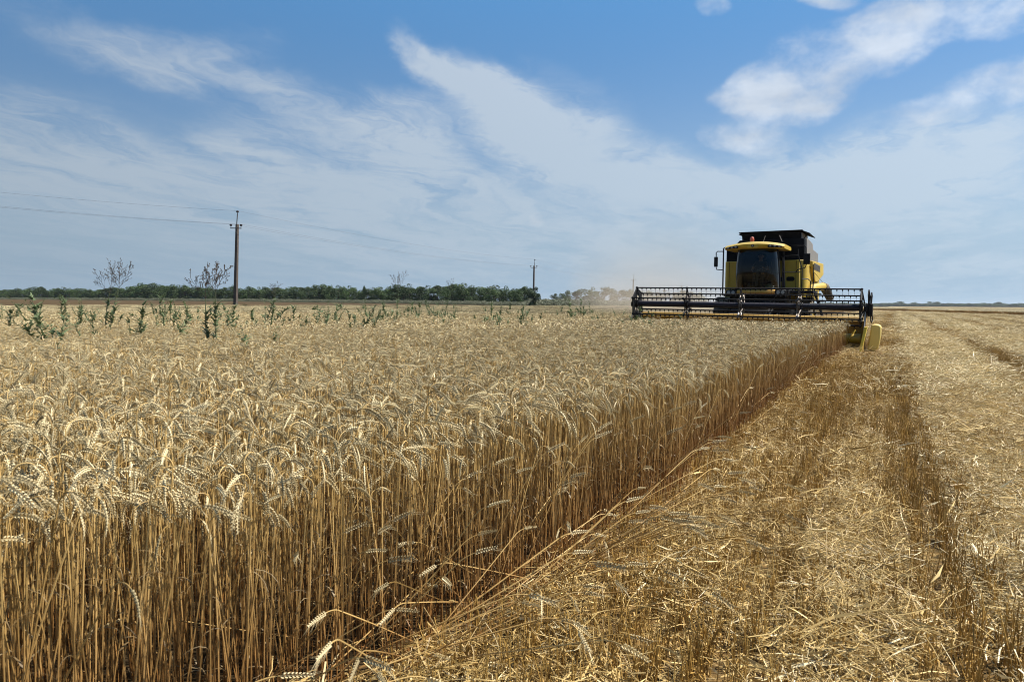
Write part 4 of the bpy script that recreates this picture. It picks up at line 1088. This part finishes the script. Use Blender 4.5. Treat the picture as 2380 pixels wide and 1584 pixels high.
def build_ledge(hroot):
    for x, h, r, c, lb in ((-0.22, 0.17, 0.045, (0.03, 0.08, 0.16), 'blue bottle standing on the ledge inside the windscreen'), (0.50, 0.15, 0.07, (0.42, 0.47, 0.46), 'crumpled pale bag lying on the ledge in the right corner of the windscreen')):
        mb = MB()
        if r < 0.05: mb.tube([(0, 0, 0), (0, 0, h * 0.7), (0, 0, h * 0.85), (0, 0, h)], [r, r, r * 0.5, r * 0.4], 12)
        else:
            rg = np.random.default_rng(4)
            mb.loft([[(q * k * math.cos(a), 0.6 * q * k * math.sin(a), z) for a, q in zip(np.linspace(0, 6.28, 14, endpoint=False), rg.uniform(0.75, 1.2, 14))] for z, k in ((0, 0.13), (0.05, 0.15), (0.10, 0.11), (0.15, 0.03))])
        o = mb.build('bottle' if r < 0.05 else 'plastic_bag', mat('blue_plastic' if r < 0.05 else 'pale_plastic', c, 0.35))
        o.matrix_world = hroot_matrix(hroot) @ Matrix.Translation((x, 2.70, 2.031)); tag(o, lb, 'bottle' if r < 0.05 else 'bag')
def hroot_matrix(h): return Matrix.Translation(h.location) @ h.rotation_euler.to_matrix().to_4x4()
if 'comb' not in DEBUG:
    H = build_harvester(); build_driver(H); build_ledge(H)

# ------------------------------------------------------------------ power line
CONC = mat('weathered_concrete', (0.0945, 0.0720, 0.0558), 0.9, var=0.35, vscale=4)
IRON = mat('rusty_iron', (0.05, 0.038, 0.032), 0.7)
PORC = mat('brown_porcelain', (0.035, 0.022, 0.018), 0.25)
WIRE = mat('grey_wire', (0.12, 0.12, 0.13), 0.5)
POLES = [(547, 73.0, 0.050), (1239, 151.0, 0.012), (1470, 231.0, 0.0), (1582, 310.0, 0.0)]
def build_poles():
    protos = None; pts = []
    dirv = np.array([35.0, 78.5]); dirv /= np.linalg.norm(dirv); rz = math.atan2(-dirv[0], dirv[1])
    labs = ['tallest looking and nearest concrete power pole, with a small green bush at its foot',
            'concrete power pole rising from a dark green shrub at the end of the trees',
            'thin hazy power pole just left of the reel, faded by dust',
            'faintest and farthest power pole, seen above the reel in the dust']
    def make(root):
        mb = MB(); n = [(-0.17, -0.13), (0.17, -0.13), (0.17, 0.13), (-0.17, 0.13)]
        mb.loft([[(x * k, y * k, z) for x, y in n] for z, k in ((-0.5, 1.12), (4, 0.95), (8.62, 0.78))]); mb.build('shaft', CONC, root, 0.02)
        mb = MB(); mb.box(-0.70, 0.70, -0.19, -0.12, 8.18, 8.26); mb.build('crossarm', IRON, root)
        mb = MB(); mb.tube([(0.13, -0.19, 7.8), (0.14, -0.19, 8.7), (0.20, -0.19, 9.62)], 0.045, 6); mb.build('top_pin', IRON, root)
        for x, z in ((-0.66, 8.26), (0.66, 8.26), (0.20, 9.55)):
            mb = MB(); mb.tube([(x, -0.155 if z < 9 else -0.19, z), (x, -0.155 if z < 9 else -0.19, z + 0.16)], 0.022, 6)
            for a, r in ((0.16, 0.09), (0.22, 0.14), (0.28, 0.10)): mb.disc((x, -0.155 if z < 9 else -0.19, z + a), r, 'z', 12, 0.075)
            mb.build('insulator', PORC, root)
    roots = []
    for i, (px, d, lean) in enumerate(POLES):
        x, y = at_depth(px, d); z = float(gz(x, y))
        r = empty('power_pole', (x, y, z), rz); r.rotation_euler = (0, lean, rz); r.scale = (1.085, 1.085, 1.085)
        tag(r, labs[i], 'power pole', 'concrete poles of the power line')
        if i == 0: make(r); first = r
        else:
            for ch in first.children:
                c = ch.copy(); COL.objects.link(c); c.parent = r
        roots.append(r)
    bpy.context.view_layer.update()
    attach = [(-0.66, -0.155, 8.60), (0.66, -0.155, 8.60), (0.20, -0.19, 9.89)]
    labs = ['left lower wire of the power line, strung between the concrete poles', 'right lower wire of the power line, strung between the concrete poles', 'topmost wire of the power line, running over the pole tops']
    for k, a in enumerate(attach):
        P = [Vector((-78, 56, 4.6)) + Matrix.Rotation(rz, 3, 'Z') @ Vector(a)] + [r.matrix_world @ Vector(a) for r in roots]
        pts = []
        for i in range(len(P) - 1):
            for t in np.linspace(0, 1, 25)[(1 if i else 0):]:
                q = P[i].lerp(P[i + 1], t); q.z -= 4 * t * (1 - t) * 0.75; pts.append(q)
        mb = MB(); mb.tube(pts, 0.009, 4); o = mb.build('power_line_wire', WIRE); tag(o, labs[k], 'wire', 'wires of the power line')
build_poles()

# ------------------------------------------------------------------ trees and shrubs
def leaf_mat(name, lo, hi, rand=0.25, sc=1.2):
    mt = bpy.data.materials.new(name); mt.use_nodes = True
    t = mt.node_tree; g = NG(t); b = t.nodes['Principled BSDF']
    geo = g.n('ShaderNodeNewGeometry'); oi = g.n('ShaderNodeObjectInfo').outputs['Random']
    f = g.m('ADD', g.mul(geo.outputs['Random Per Island'], 0.6), g.mul(g.noise(g.n('ShaderNodeTexCoord').outputs['Object'], sc, 3), 0.5), clamp=True)
    c = g.mix(f, (*lo, 1), (*hi, 1)); k = g.remap(oi, 0, 1, 1 - rand, 1 + rand)
    c = g.mix(1.0, c, g.comb(k, k, k), 'MULTIPLY')
    g.put(b.inputs['Base Color'], c); b.inputs['Roughness'].default_value = 0.6; b.inputs['Specular IOR Level'].default_value = 0.3
    tr = g.n('ShaderNodeBsdfTranslucent'); g.put(tr.inputs[0], c); mx = g.n('ShaderNodeMixShader'); mx.inputs[0].default_value = 0.25
    g.put(mx.inputs[1], b.outputs[0]); g.put(mx.inputs[2], tr.outputs[0]); g.put(t.nodes['Material Output'].inputs[0], mx.outputs[0])
    return mt
LEAF = leaf_mat('tree_foliage', (0.020, 0.040, 0.010), (0.065, 0.10, 0.026), rand=0.4)
SHRUBL = leaf_mat('shrub_foliage', (0.0170, 0.0382, 0.0102), (0.0553, 0.0850, 0.0298))
SCRUB = leaf_mat('grey_green_scrub', (0.0700, 0.0805, 0.0420), (0.1680, 0.1680, 0.1050), sc=0.05)
BARK = mat('bark', (0.075, 0.055, 0.04), 0.95, var=0.4)

def leaf_cloud(rng, lobes, n, size):
    mb = MB()
    w = np.array([l[3] ** 2 for l in lobes]); w = w / w.sum()
    for _ in range(n):
        l = lobes[rng.choice(len(lobes), p=w)]
        d = rng.normal(0, 1, 3); d /= np.linalg.norm(d); r = l[3] * (0.55 + 0.5 * rng.random() ** 0.6)
        c = np.array(l[:3]) + d * r * np.array([1, 1, 0.85])
        nrm = d + rng.normal(0, 0.6, 3); nrm /= np.linalg.norm(nrm)
        a = np.cross(nrm, rng.normal(0, 1, 3)); a /= np.linalg.norm(a); b = np.cross(nrm, a)
        s = size * rng.uniform(0.6, 1.3)
        mb.quad(c + a * s, c + b * s * 0.6, c - a * s, c - b * s * 0.6)
    return mb

def tree_meshes(rng, h=6.0, n=520, slim=1.0):
    lobes = []
    for _ in range(rng.integers(15, 20)):
        z = h * rng.uniform(0.05, 0.84); k = math.sin(math.pi * min(1, max(0.35, z / h * 0.95)))
        a = rng.uniform(0, 6.28); rr = h * 0.34 * k * rng.uniform(0.2, 1.0) * slim
        lobes.append((rr * math.cos(a), rr * math.sin(a), z, h * rng.uniform(0.11, 0.19) * (0.7 + 0.3 * slim)))
    lobes.append((0, 0, h * 0.86, h * 0.12))
    crown = leaf_cloud(rng, lobes, n, 0.17 * h / 6).mesh('crown', [LEAF], 0)
    mb = MB(); mb.tube([(0, 0, -0.3), (0.05, 0, h * 0.3), (0, 0.08, h * 0.7)], [h * 0.03, h * 0.022, h * 0.008], 7)
    for l in lobes[:7]: mb.tube([(0.03, 0, h * 0.22), (l[0] * 0.5, l[1] * 0.5, (h * 0.22 + l[2]) / 2 + 0.1), (l[0], l[1], l[2])], [h * 0.014, h * 0.009, 0.015], 5)
    return crown, mb.mesh('trunk', [BARK], 40)

TOP = [(-120, 672), (0, 672), (50, 670), (150, 668), (200, 673), (245, 669), (300, 664), (360, 660), (420, 662), (480, 667), (520, 671), (560, 664), (620, 667), (700, 664), (780, 662), (830, 670), (900, 664), (950, 664), (1000, 662), (1050, 659), (1100, 665), (1140, 661), (1170, 663), (1200, 665), (1232, 668), (1290, 683), (1320, 676), (1360, 671), (1410, 670), (1460, 672), (1520, 674), (1600, 676)]
def build_trees():
    rng = np.random.default_rng(5)
    var = [tree_meshes(rng, 6.0, 1900, rng.uniform(0.85, 1.25)) for _ in range(9)]
    def plant(px, d, h, label, group, name='tree', vi=None, wid=1.0):
        x, y = at_depth(px, d); z = float(gz(x, y))
        r = empty(name, (x, y, z), rng.uniform(0, 6.28)); s = h / 5.6
        r.scale = (s * wid, s * wid, s); tag(r, label, 'tree', group)
        cr, tk = var[rng.integers(len(var)) if vi is None else vi]
        for nm, me in (('crown', cr), ('trunk', tk)):
            o = bpy.data.objects.new(nm, me); COL.objects.link(o); o.parent = r
    def dline(px):       # depth of the tree belt along a picture column
        t = (px - 1190) / F
        if px < 1250: s = (t * 400 + 300) / (301 + t * 184); return 400 - 184 * s
        return 262.0
    def need(px, d):
        x, y = at_depth(px, d); yt = np.interp(px, *zip(*TOP)); hor = horizon(px)
        return max(2.2, EYE + (hor - yt) / F * d - float(gz(x, y)))
    px = -110
    while px < 1236:
        d = dline(px) + rng.normal(0, 3.5); h = need(px, d) * rng.uniform(0.70, 1.12)
        seg = (('dark green tree in the dense belt left of the nearest power pole', 'trees of the belt left of the nearest pole') if px < 547 else
               ('bushy green tree in the belt between the nearest and the second power pole', 'trees of the belt between the first two poles'))
        plant(px, d, h, *seg, wid=rng.uniform(0.95, 1.35))
        px += (h * 0.42) / d * F * rng.uniform(0.75, 1.15)
    px = -110
    while px < 1225:     # second rank filling the belt
        d = dline(px) + 9 + rng.normal(0, 2); h = need(px, d) * rng.uniform(0.8, 0.98)
        seg = (('dark green tree in the dense belt left of the nearest power pole', 'trees of the belt left of the nearest pole') if px < 547 else
               ('bushy green tree in the belt between the nearest and the second power pole', 'trees of the belt between the first two poles'))
        plant(px, d, h, *seg, wid=1.4)
        px += h * 0.5 / d * F
    d = dline(847); plant(847, d - 2, need(847, d) * 1.12, 'single slim dark tree standing a little taller out of the belt', None, 'slim_tree', 2, 0.35)
    px = 1290
    while px < 1640:
        d = 262 + rng.normal(0, 5); h = need(px, d) * rng.uniform(0.85, 1.08)
        plant(px, d, h, 'tree greyed by dust in the belt between the second power pole and the reel', 'dusty trees behind the reel', wid=rng.uniform(1.0, 1.5))
        px += h * 0.55 / d * F
    # far woodland on the right horizon, one mass
    cv = variants('far_wood_trees', [v[0] for v in var])
    n = 900; pxs = rng.uniform(1700, 2700, n); d = rng.uniform(1450, 1700, n); x = (pxs - 1190) / F * d; y = d
    s = rng.uniform(0.9, 1.5, n) * np.interp(pxs, [1700, 2050, 2150, 2380, 2700], [1.0, 1.0, 0.95, 1.1, 1.15])
    s = np.where(rng.random(n) < 0.02, s * 1.5, s)
    o = scatter('far_woodland', cv, np.stack([x, y, np.zeros(n) - 0.8], -1), np.stack([np.zeros(n), np.zeros(n), rng.uniform(0, 6.28, n)], -1), np.stack([s * 2.4, s * 2.4, s * 1.05], -1), rng.integers(0, len(var), n))
    tag(o, 'low dark woodland along the right horizon', 'woodland', kind='stuff')
    # grey green scrub strip in front of the belt and at its dusty end
    sm = []
    for _ in range(5):
        lb = [(rng.normal(0, 0.5), rng.normal(0, 0.5), rng.uniform(0.1, 0.6), rng.uniform(0.25, 0.5)) for _ in range(5)]
        sm.append(leaf_cloud(rng, lb, 300, 0.06).mesh('scrub_clump', [SCRUB], 0))
    cv = variants('scrub_clumps', sm)
    pxs = rng.uniform(-150, 1240, 2600); d = np.array([dline(p) for p in pxs]) - rng.uniform(2, 26, 2600)
    x = (pxs - 1190) / F * d; y = d
    p2 = rng.uniform(1225, 1560, 900); d2 = rng.uniform(185, 250, 900); x = np.concatenate([x, (p2 - 1190) / F * d2]); y = np.concatenate([y, d2])
    hh = np.concatenate([rng.uniform(0.7, 1.5, 2600), rng.uniform(1.2, 2.6, 900)])
    v, u = vu(x, y); k = v < -65; x, y, hh = x[k], y[k], hh[k]; n = len(x)
    o = scatter('scrub', cv, np.stack([x, y, gz(x, y)], -1), np.stack([np.zeros(n), np.zeros(n), rng.uniform(0, 6.28, n)], -1), np.stack([hh * 1.5, hh * 1.5, hh], -1), rng.integers(0, 5, n))
    tag(o, 'grey green weeds and scrub along the foot of the tree belt', 'scrub', kind='stuff')
    # shrubs at the pole feet
    def shrub(px, d, h, w, n, label, name='shrub', conic=1.0):
        x, y = at_depth(px, d); r = empty(name, (x, y, float(gz(x, y)))); tag(r, label, 'shrub')
        lb = []
        for _ in range(16):
            z = h * rng.uniform(0.06, 0.86); k = (1 - z / h * conic) + 0.15; a = rng.uniform(0, 6.28); q = w * k * rng.uniform(0.1, 0.9)
            lb.append((q * math.cos(a), q * math.sin(a), z, h * rng.uniform(0.08, 0.14)))
        o = leaf_cloud(rng, lb, n, 0.075 * h / 3).build('foliage', SHRUBL, r, smooth=0)
        mb = MB(); 
        for l in lb[:8]: mb.tube([(0, 0, -0.1), (l[0] * 0.4, l[1] * 0.4, l[2] * 0.6), l[:3]], [0.04, 0.03, 0.01], 5)
        mb.build('stem', BARK, r)
    shrub(1237, 147, 5.3, 2.2, 2600, 'tall dark green shrub wrapped around the foot of the second power pole', conic=0.75)
    shrub(570, 72.0, 1.15, 0.9, 420, 'small leafy green bush at the foot of the nearest power pole', conic=0.5)
if 'tree' not in DEBUG: build_trees()

# ------------------------------------------------------------------ weeds
WGREEN = leaf_mat('weed_leaf', (0.055, 0.085, 0.030), (0.15, 0.19, 0.085), rand=0.2, sc=6)
WSTEM = mat('weed_stem', (0.1040, 0.1120, 0.0480), 0.7, var=0.3)
WDRY = mat('dry_flower_stem', (0.0675, 0.0468, 0.0297), 0.8, var=0.4)
def weed_leafy(rng, h=1.25, lush=1.0, lean=0.1, bend=0.0):
    st = MB(); lv = MB()
    for stem in range(2 + (rng.random() < 0.6) + (rng.random() < 0.35)):
        hh = h * (1.0 if stem == 0 else rng.uniform(0.70, 0.93)); n = 14
        az = rng.uniform(0, 6.28); th = rng.normal(0, 0.09) + (0.13 if stem else 0); o = rng.normal(0, 0.05, 2) * (stem > 0)
        p = np.array([o[0], o[1], 0.]); pts = [p.copy()]
        for i in range(n):
            th += rng.normal(0, 0.08) + (bend / 5 if i > n - 6 else 0)
            p = p + hh / n * np.array([math.sin(th) * math.cos(az), math.sin(th) * math.sin(az), math.cos(th)]); pts.append(p.copy())
        st.tube(pts, np.linspace(0.008, 0.002, len(pts)), 6)
        k = int(50 * lush * (1 if stem == 0 else 0.7)); P_ = np.array(pts); ph = rng.uniform(7, 13)
        for j in range(k):
            t = 0.34 + 0.66 * rng.random()
            if abs(math.sin(t * ph + ph)) < 0.20: continue
            f = min(t, 0.995) * n; i = min(int(f), n - 1)
            q = P_[i] + (P_[i + 1] - P_[i]) * (f - i)
            L = rng.uniform(0.06, 0.21) * (1.08 - 0.46 * t) * (0.85 + 0.3 * lush)
            lobed(lv, q, rng.uniform(0, 6.28), L, L * rng.uniform(0.10, 0.20), rng)
            if rng.random() < 0.25:      # small side shoot with a few tiny leaves
                a = rng.uniform(0, 6.28); e = Vector(q) + Vector((math.cos(a) * 0.05, math.sin(a) * 0.05, 0.10)) * rng.uniform(0.6, 1.3)
                st.tube([q, e], [0.003, 0.001], 4)
                for _ in range(3): lobed(lv, Vector(q).lerp(e, rng.uniform(0.4, 1)), rng.uniform(0, 6.28), rng.uniform(0.03, 0.07), 0.010, rng)
    return st, lv
def lobed(mb, p, az, L, w, rng):
    """pinnately lobed, clasping leaf pointing up and out"""
    d = Vector((math.cos(az), math.sin(az), 0)); sd = Vector((-math.sin(az), math.cos(az), 0)); up = Vector((0, 0, 1))
    th = rng.uniform(0.3, 0.8); p = Vector(p); tw = rng.uniform(-0.5, 0.5); prev = None
    for i in range(7):
        t = i / 6; ww = w * (1.0 if i % 2 else 0.42) * (1 - 0.75 * t) * (1.6 if i == 1 else 1); 
        s2 = (sd * math.cos(tw) + up * math.sin(tw)).normalized()
        cur = (p + s2 * ww - d * ww * 0.3, p - s2 * ww - d * ww * 0.3)
        if i == 6: cur = (p, p)
        if prev:
            if i == 6: mb.quad(prev[0], prev[1], p)
            else: mb.quad(prev[0], prev[1], cur[1], cur[0])
        prev = cur; th += rng.uniform(0.05, 0.22); p = p + (d * math.sin(th) + up * math.cos(th)) * (L / 6)
def panicle(mb, rng, p, az, th, L, depth, r):
    """open flower head: arching branch with alternate side branches and small buds at the tips"""
    p = Vector(p); pts = [p]; n = 9 if depth == 2 else 5; side = 1 if rng.random() < 0.5 else -1
    for i in range(n):
        th2 = max(0.0, th - 0.25 * th * i / n) + rng.normal(0, 0.08); az2 = az + rng.normal(0, 0.15)
        d = Vector((math.sin(th2) * math.cos(az2), math.sin(th2) * math.sin(az2), math.cos(th2))); p = p + d * L / n; pts.append(p)
        if depth > 0 and i >= 1 and rng.random() < (0.95 if depth == 2 else 0.75):
            side = -side
            out = Vector((math.cos(az2) * math.cos(th2), math.sin(az2) * math.cos(th2), -math.sin(th2))) * side
            nd = (d + out * rng.uniform(0.5, 0.95) + Vector((0, rng.normal(0, 0.5), 0.12))).normalized()
            panicle(mb, rng, p, math.atan2(nd.y, nd.x), math.acos(max(-1, min(1, nd.z))), L * (rng.uniform(0.26, 0.46) * (1.15 - 0.06 * i) if depth == 2 else rng.uniform(0.25, 0.45)), depth - 1, r * 0.75)
    mb.tube(pts, np.linspace(r, r * 0.6, len(pts)), 4, cap=False)
    if depth <= 1:
        for q in pts[-3:]:
            if rng.random() < 0.8:
                d = Vector((rng.normal(0, 0.5), rng.normal(0, 0.5), 1)).normalized(); l = rng.uniform(0.016, 0.028)
                mb.tube([q, q + d * l * 0.5, q + d * l], [0.0015, 0.0042, 0.001], 4, cap=False)

TOPZ = 0.80
def wheat_depth(px, yb): return (EYE - TOPZ) * F / max(4.0, yb - horizon(px))
SMALL = [  # column, top row, row where it sinks into the wheat, lushness, bend
    (45, 688, 742, .6, 2.0), (80, 684, 752, .8, 0), (118, 690, 800, 1.0, 0), (152, 668, 735, .9, .6), (132, 800, 834, .7, 0), (215, 735, 790, .7, 0),
    (310, 703, 788, 1.0, 0), (375, 690, 740, 1.0, 0), (405, 700, 748, 1.2, 0), (418, 735, 768, .9, 0), (455, 700, 752, 1.2, 0), (560, 710, 762, 1.0, 0), (572, 772, 818, .8, 0),
    (617, 694, 752, 1.4, 0), (652, 692, 748, .8, .8), (686, 712, 752, 1.0, 0), (702, 735, 760, .9, 0), (716, 720, 757, .8, 0), (730, 717, 742, .7, 0), (762, 702, 757, .7, 0), (785, 684, 754, 1.0, 1.4),
    (770, 735, 760, 1.0, 0), (822, 708, 768, 1.2, 0), (852, 722, 767, 1.1, 0), (686, 772, 800, .8, 0), (885, 705, 748, 1.2, .5), (905, 735, 752, 1.1, 0), (947, 708, 727, .9, 0), (977, 708, 737, .7, 0), (1002, 706, 740, 1.0, 0),
    (1014, 705, 742, 1.0, 0), (1042, 735, 756, 1.0, 0), (1060, 708, 724, .6, 0), (1072, 713, 724, .6, 0), (1102, 730, 748, .8, 0), (1142, 707, 750, 1.1, 0), (1176, 726, 764, 1.1, 0), (1206, 709, 744, 1.2, 0),
    (1232, 718, 762, 1.2, 0), (1247, 728, 747, .9, 0), (1268, 716, 730, .7, 0), (1299, 703, 726, .9, 0), (1333, 698, 742, 1.0, 0), (1350, 696, 738, .9, 0), (1369, 703, 735, .7, 0), (1385, 722, 747, 1.0, 0),
    (1418, 734, 756, .9, 0), (1434, 711, 740, .8, 0), (1453, 715, 757, .9, 0), (1303, 722, 738, .9, 0), (1490, 728, 756, 1.0, 0), (1506, 734, 760, .8, 0), (1480, 722, 748, .9, 0), (1548, 733, 758, 1.0, 0), (1318, 725, 744, .7, 0), (1400, 724, 742, .7, 0),
    (190, 700, 735, .6, 0), (640, 722, 748, .7, 0), (860, 716, 740, .6, 0), (930, 722, 742, .6, 0), (30, 726, 760, .7, 0), (500, 712, 748, .9, 0)]
def build_weeds():
    rng = np.random.default_rng(77)
    extra = []
    for _ in range(34):
        px = rng.uniform(0, 1200); yt = rng.uniform(694, 735 if px < 700 else 722); yb = yt + rng.uniform(30, 70 if px < 700 else 42)
        extra.append((px, yt, yb, rng.uniform(0.6, 1.2), 0))
    var = []
    for k in range(10):
        st, lv = weed_leafy(rng, 1.25, (0.6, 0.8, 1.0, 1.2, 1.4)[k % 5], rng.normal(0, 0.25), 0); var.append((st.mesh('stem', [WSTEM], 40), lv.mesh('leaves', [WGREEN], 0)))
    bent = []
    for k in range(3):
        st, lv = weed_leafy(rng, 1.25, 0.9, 0.2, 1.7); bent.append((st.mesh('stem', [WSTEM], 40), lv.mesh('leaves', [WGREEN], 0)))
    def lab(px, yb, lush, bend):
        if bend > 0.5: return ('green weed with a drooping bent tip standing over the wheat at the left', 'weeds with bent tips')
        if yb >= 785: return ('large dark leafy weed low in the near wheat at the left', 'large near weeds')
        if px < 547: return ('green leafy weed over the wheat left of the nearest power pole', 'weeds left of the nearest pole')
        if px < 860: return ('green leafy weed over the wheat just right of the nearest power pole', 'weeds right of the nearest pole')
        if px < 1215: return ('green leafy weed over the wheat left of the second power pole', 'weeds left of the second pole')
        if px < 1470: return ('small green weed over the wheat between the second pole and the reel', 'weeds left of the reel')
        return ('small green weed standing right in front of the left end of the reel', 'weeds at the reel')
    for px, yt, yb, lush, bend in SMALL + extra:
        d = wheat_depth(px, yb); x, y = at_depth(px, d); ztop = EYE + (horizon(px) - yt) / F * d
        ztop = max(ztop, 0.85)
        r = empty('weed', (x, y, float(gz(x, y))), rng.uniform(0, 6.28)); s = ztop / 1.22; w = min(1.5, max(0.95, s)) * 1.1
        r.scale = (w, w, s); l, gname = lab(px, yb, lush, bend); tag(r, l, 'weed', gname)
        vv = bent[rng.integers(3)] if bend > 0.5 else var[(int(rng.integers(2)) * 5 + min(4, max(0, int(round((lush - 0.6) / 0.2)))))]
        for nm, me in (('stem', vv[0]), ('leaves', vv[1])):
            o = bpy.data.objects.new(nm, me); COL.objects.link(o); o.parent = r
    # tall weeds with dry open flower heads
    talls = [  # column, row into wheat, branches: list of (start z row, head column spread, top row)
        (238, 775, 275, 612, 1.15, 'tall weed with the widest dry flower head, farthest left against the sky', 2),
        (488, 808, 486, 603, 1.0, 'tall weed with a dry branching flower head just left of the nearest power pole', 2),
        (920, 748, 928, 624, 0.75, 'tall weed with a sparse dry flower head midway between the first two poles', 1),
        (1030, 738, 1052, 642, 0.35, 'tall thin weed with a very small dry head left of the second power pole', 1),
        (625, 752, 645, 648, 0.35, 'thin weed with a small nodding dry top right of the nearest power pole', 1)]
    for px, yb, hx, yt, spread, label, twin in talls:
        d = wheat_depth(px, yb); x, y = at_depth(px, d); zt = EYE + (horizon(px) - yt) / F * d
        r = empty('tall_weed', (x, y, float(gz(x, y)))); tag(r, label, 'weed')
        off = (hx - px) / F * d
        st = MB(); lv = MB(); dr = MB()
        for s in range(twin):
            sx = (s - 0.4) * 0.14 * (twin - 1); zb = zt * (0.74 + 0.05 * s)
            tip = Vector((sx + off * 0.7, rng.normal(0, 0.03), zb))
            pts = [Vector((sx * 0.4, 0, 0)), Vector((sx * 0.7 + off * 0.2, 0.02, zb * 0.5)), Vector((sx + off * 0.45, 0, zb * 0.8)), tip]
            st.tube(pts, [0.010, 0.008, 0.006, 0.005], 6)
            for j in range(60):
                t = rng.uniform(0.30, 0.90); q = pts[0].lerp(pts[1], t * 2) if t < 0.5 else pts[1].lerp(pts[3], (t - 0.5) * 2)
                L = rng.uniform(0.06, 0.20); lobed(lv, q, rng.uniform(0, 6.28), L, L * 0.15, rng)
            hgt = (zt - zb)
            for j in range(3 if spread > 0.6 else 2):
                az = (0.2, 2.9, 1.4)[j] + rng.normal(0, 0.2)
                panicle(dr, rng, tip, az, (0.50, 0.66, 0.12)[j] * min(1.1, spread + 0.2), hgt * (0.92, 0.80, 0.90)[j] * (1.0 if px < 400 else 0.82), 2 if spread > 0.3 else 1, 0.0033)
        st.build('stem', WSTEM, r); lv.build('leaves', WGREEN, r, smooth=0); dr.build('dry_flower_head', WDRY, r, smooth=0)
if 'weed' not in DEBUG: build_weeds()

# ------------------------------------------------------------------ dust thrown up behind the harvester
def build_dust():
    mb = MB(); c = [(6, 38), (30, 60), (85, 200), (85, 250), (-22, 250), (-16, 170), (12, 168), (12, 120), (5, 66)]
    mb.loft([[(x, y, z) for x, y in c] for z in (0.3, 11.0)])
    mt = bpy.data.materials.new('dust_air'); mt.use_nodes = True; t = mt.node_tree; g = NG(t); t.nodes.remove(t.nodes['Principled BSDF'])
    pv = g.n('ShaderNodeVolumePrincipled'); pv.inputs['Color'].default_value = (0.80, 0.66, 0.50, 1); pv.inputs['Anisotropy'].default_value = 0.2
    co = g.n('ShaderNodeTexCoord').outputs['Object']
    s = g.n('ShaderNodeSeparateXYZ'); g.put(s.inputs[0], co)
    # a plume: dense near the machine, thinning with height and distance from its axis
    def plume(px, d0, sx, sy, sz, amp, z0=1.5):
        x, y = at_depth(px, d0)
        a = g.m('DIVIDE', g.m('SUBTRACT', s.outputs[0], float(x)), sx); b = g.m('DIVIDE', g.m('SUBTRACT', s.outputs[1], float(y)), sy); c_ = g.m('DIVIDE', g.m('SUBTRACT', s.outputs[2], z0), sz)
        q = g.add(g.add(g.mul(a, a), g.mul(b, b)), g.mul(c_, c_))
        return g.mul(g.m('EXPONENT', g.mul(q, -1.0)), amp)
    nz = g.remap(g.noise(co, 0.16, 4, 0.6), 0.32, 0.68, 0.15, 1.5)
    dn = g.add(g.add(plume(1640, 46, 5.5, 12, 3.4, 0.042), plume(1520, 80, 12, 25, 4.2, 0.012)), plume(1440, 208, 15, 16, 4.5, 0.010))
    g.put(pv.inputs['Density'], g.mul(dn, nz)); g.put(t.nodes['Material Output'].inputs['Volume'], pv.outputs[0])
    mt.cycles.volume_sampling = 'DISTANCE'
    o = mb.build('dust_cloud', mt, smooth=0); tag(o, 'tan dust cloud drifting left behind the harvester', 'dust', kind='stuff')
if 'dust' not in DEBUG: build_dust()

# ------------------------------------------------------------------ thin summer haze over the far fields
def build_haze():
    mb = MB(); mb.box(-4200, 4200, -400, 4600, -2.0, 24.0)
    mt = bpy.data.materials.new('haze_air'); mt.use_nodes = True; t = mt.node_tree; g = NG(t); t.nodes.remove(t.nodes['Principled BSDF'])
    pv = g.n('ShaderNodeVolumePrincipled'); pv.inputs['Color'].default_value = (0.86, 0.92, 1.0, 1); pv.inputs['Density'].default_value = 0.00007; pv.inputs['Anisotropy'].default_value = 0.3
    g.put(t.nodes['Material Output'].inputs['Volume'], pv.outputs[0])
    mt.cycles.volume_sampling = 'DISTANCE'; mt.cycles.homogeneous_volume = True
    o = mb.build('haze', mt, smooth=0); tag(o, kind='stuff')
if 'haze' not in DEBUG: build_haze()
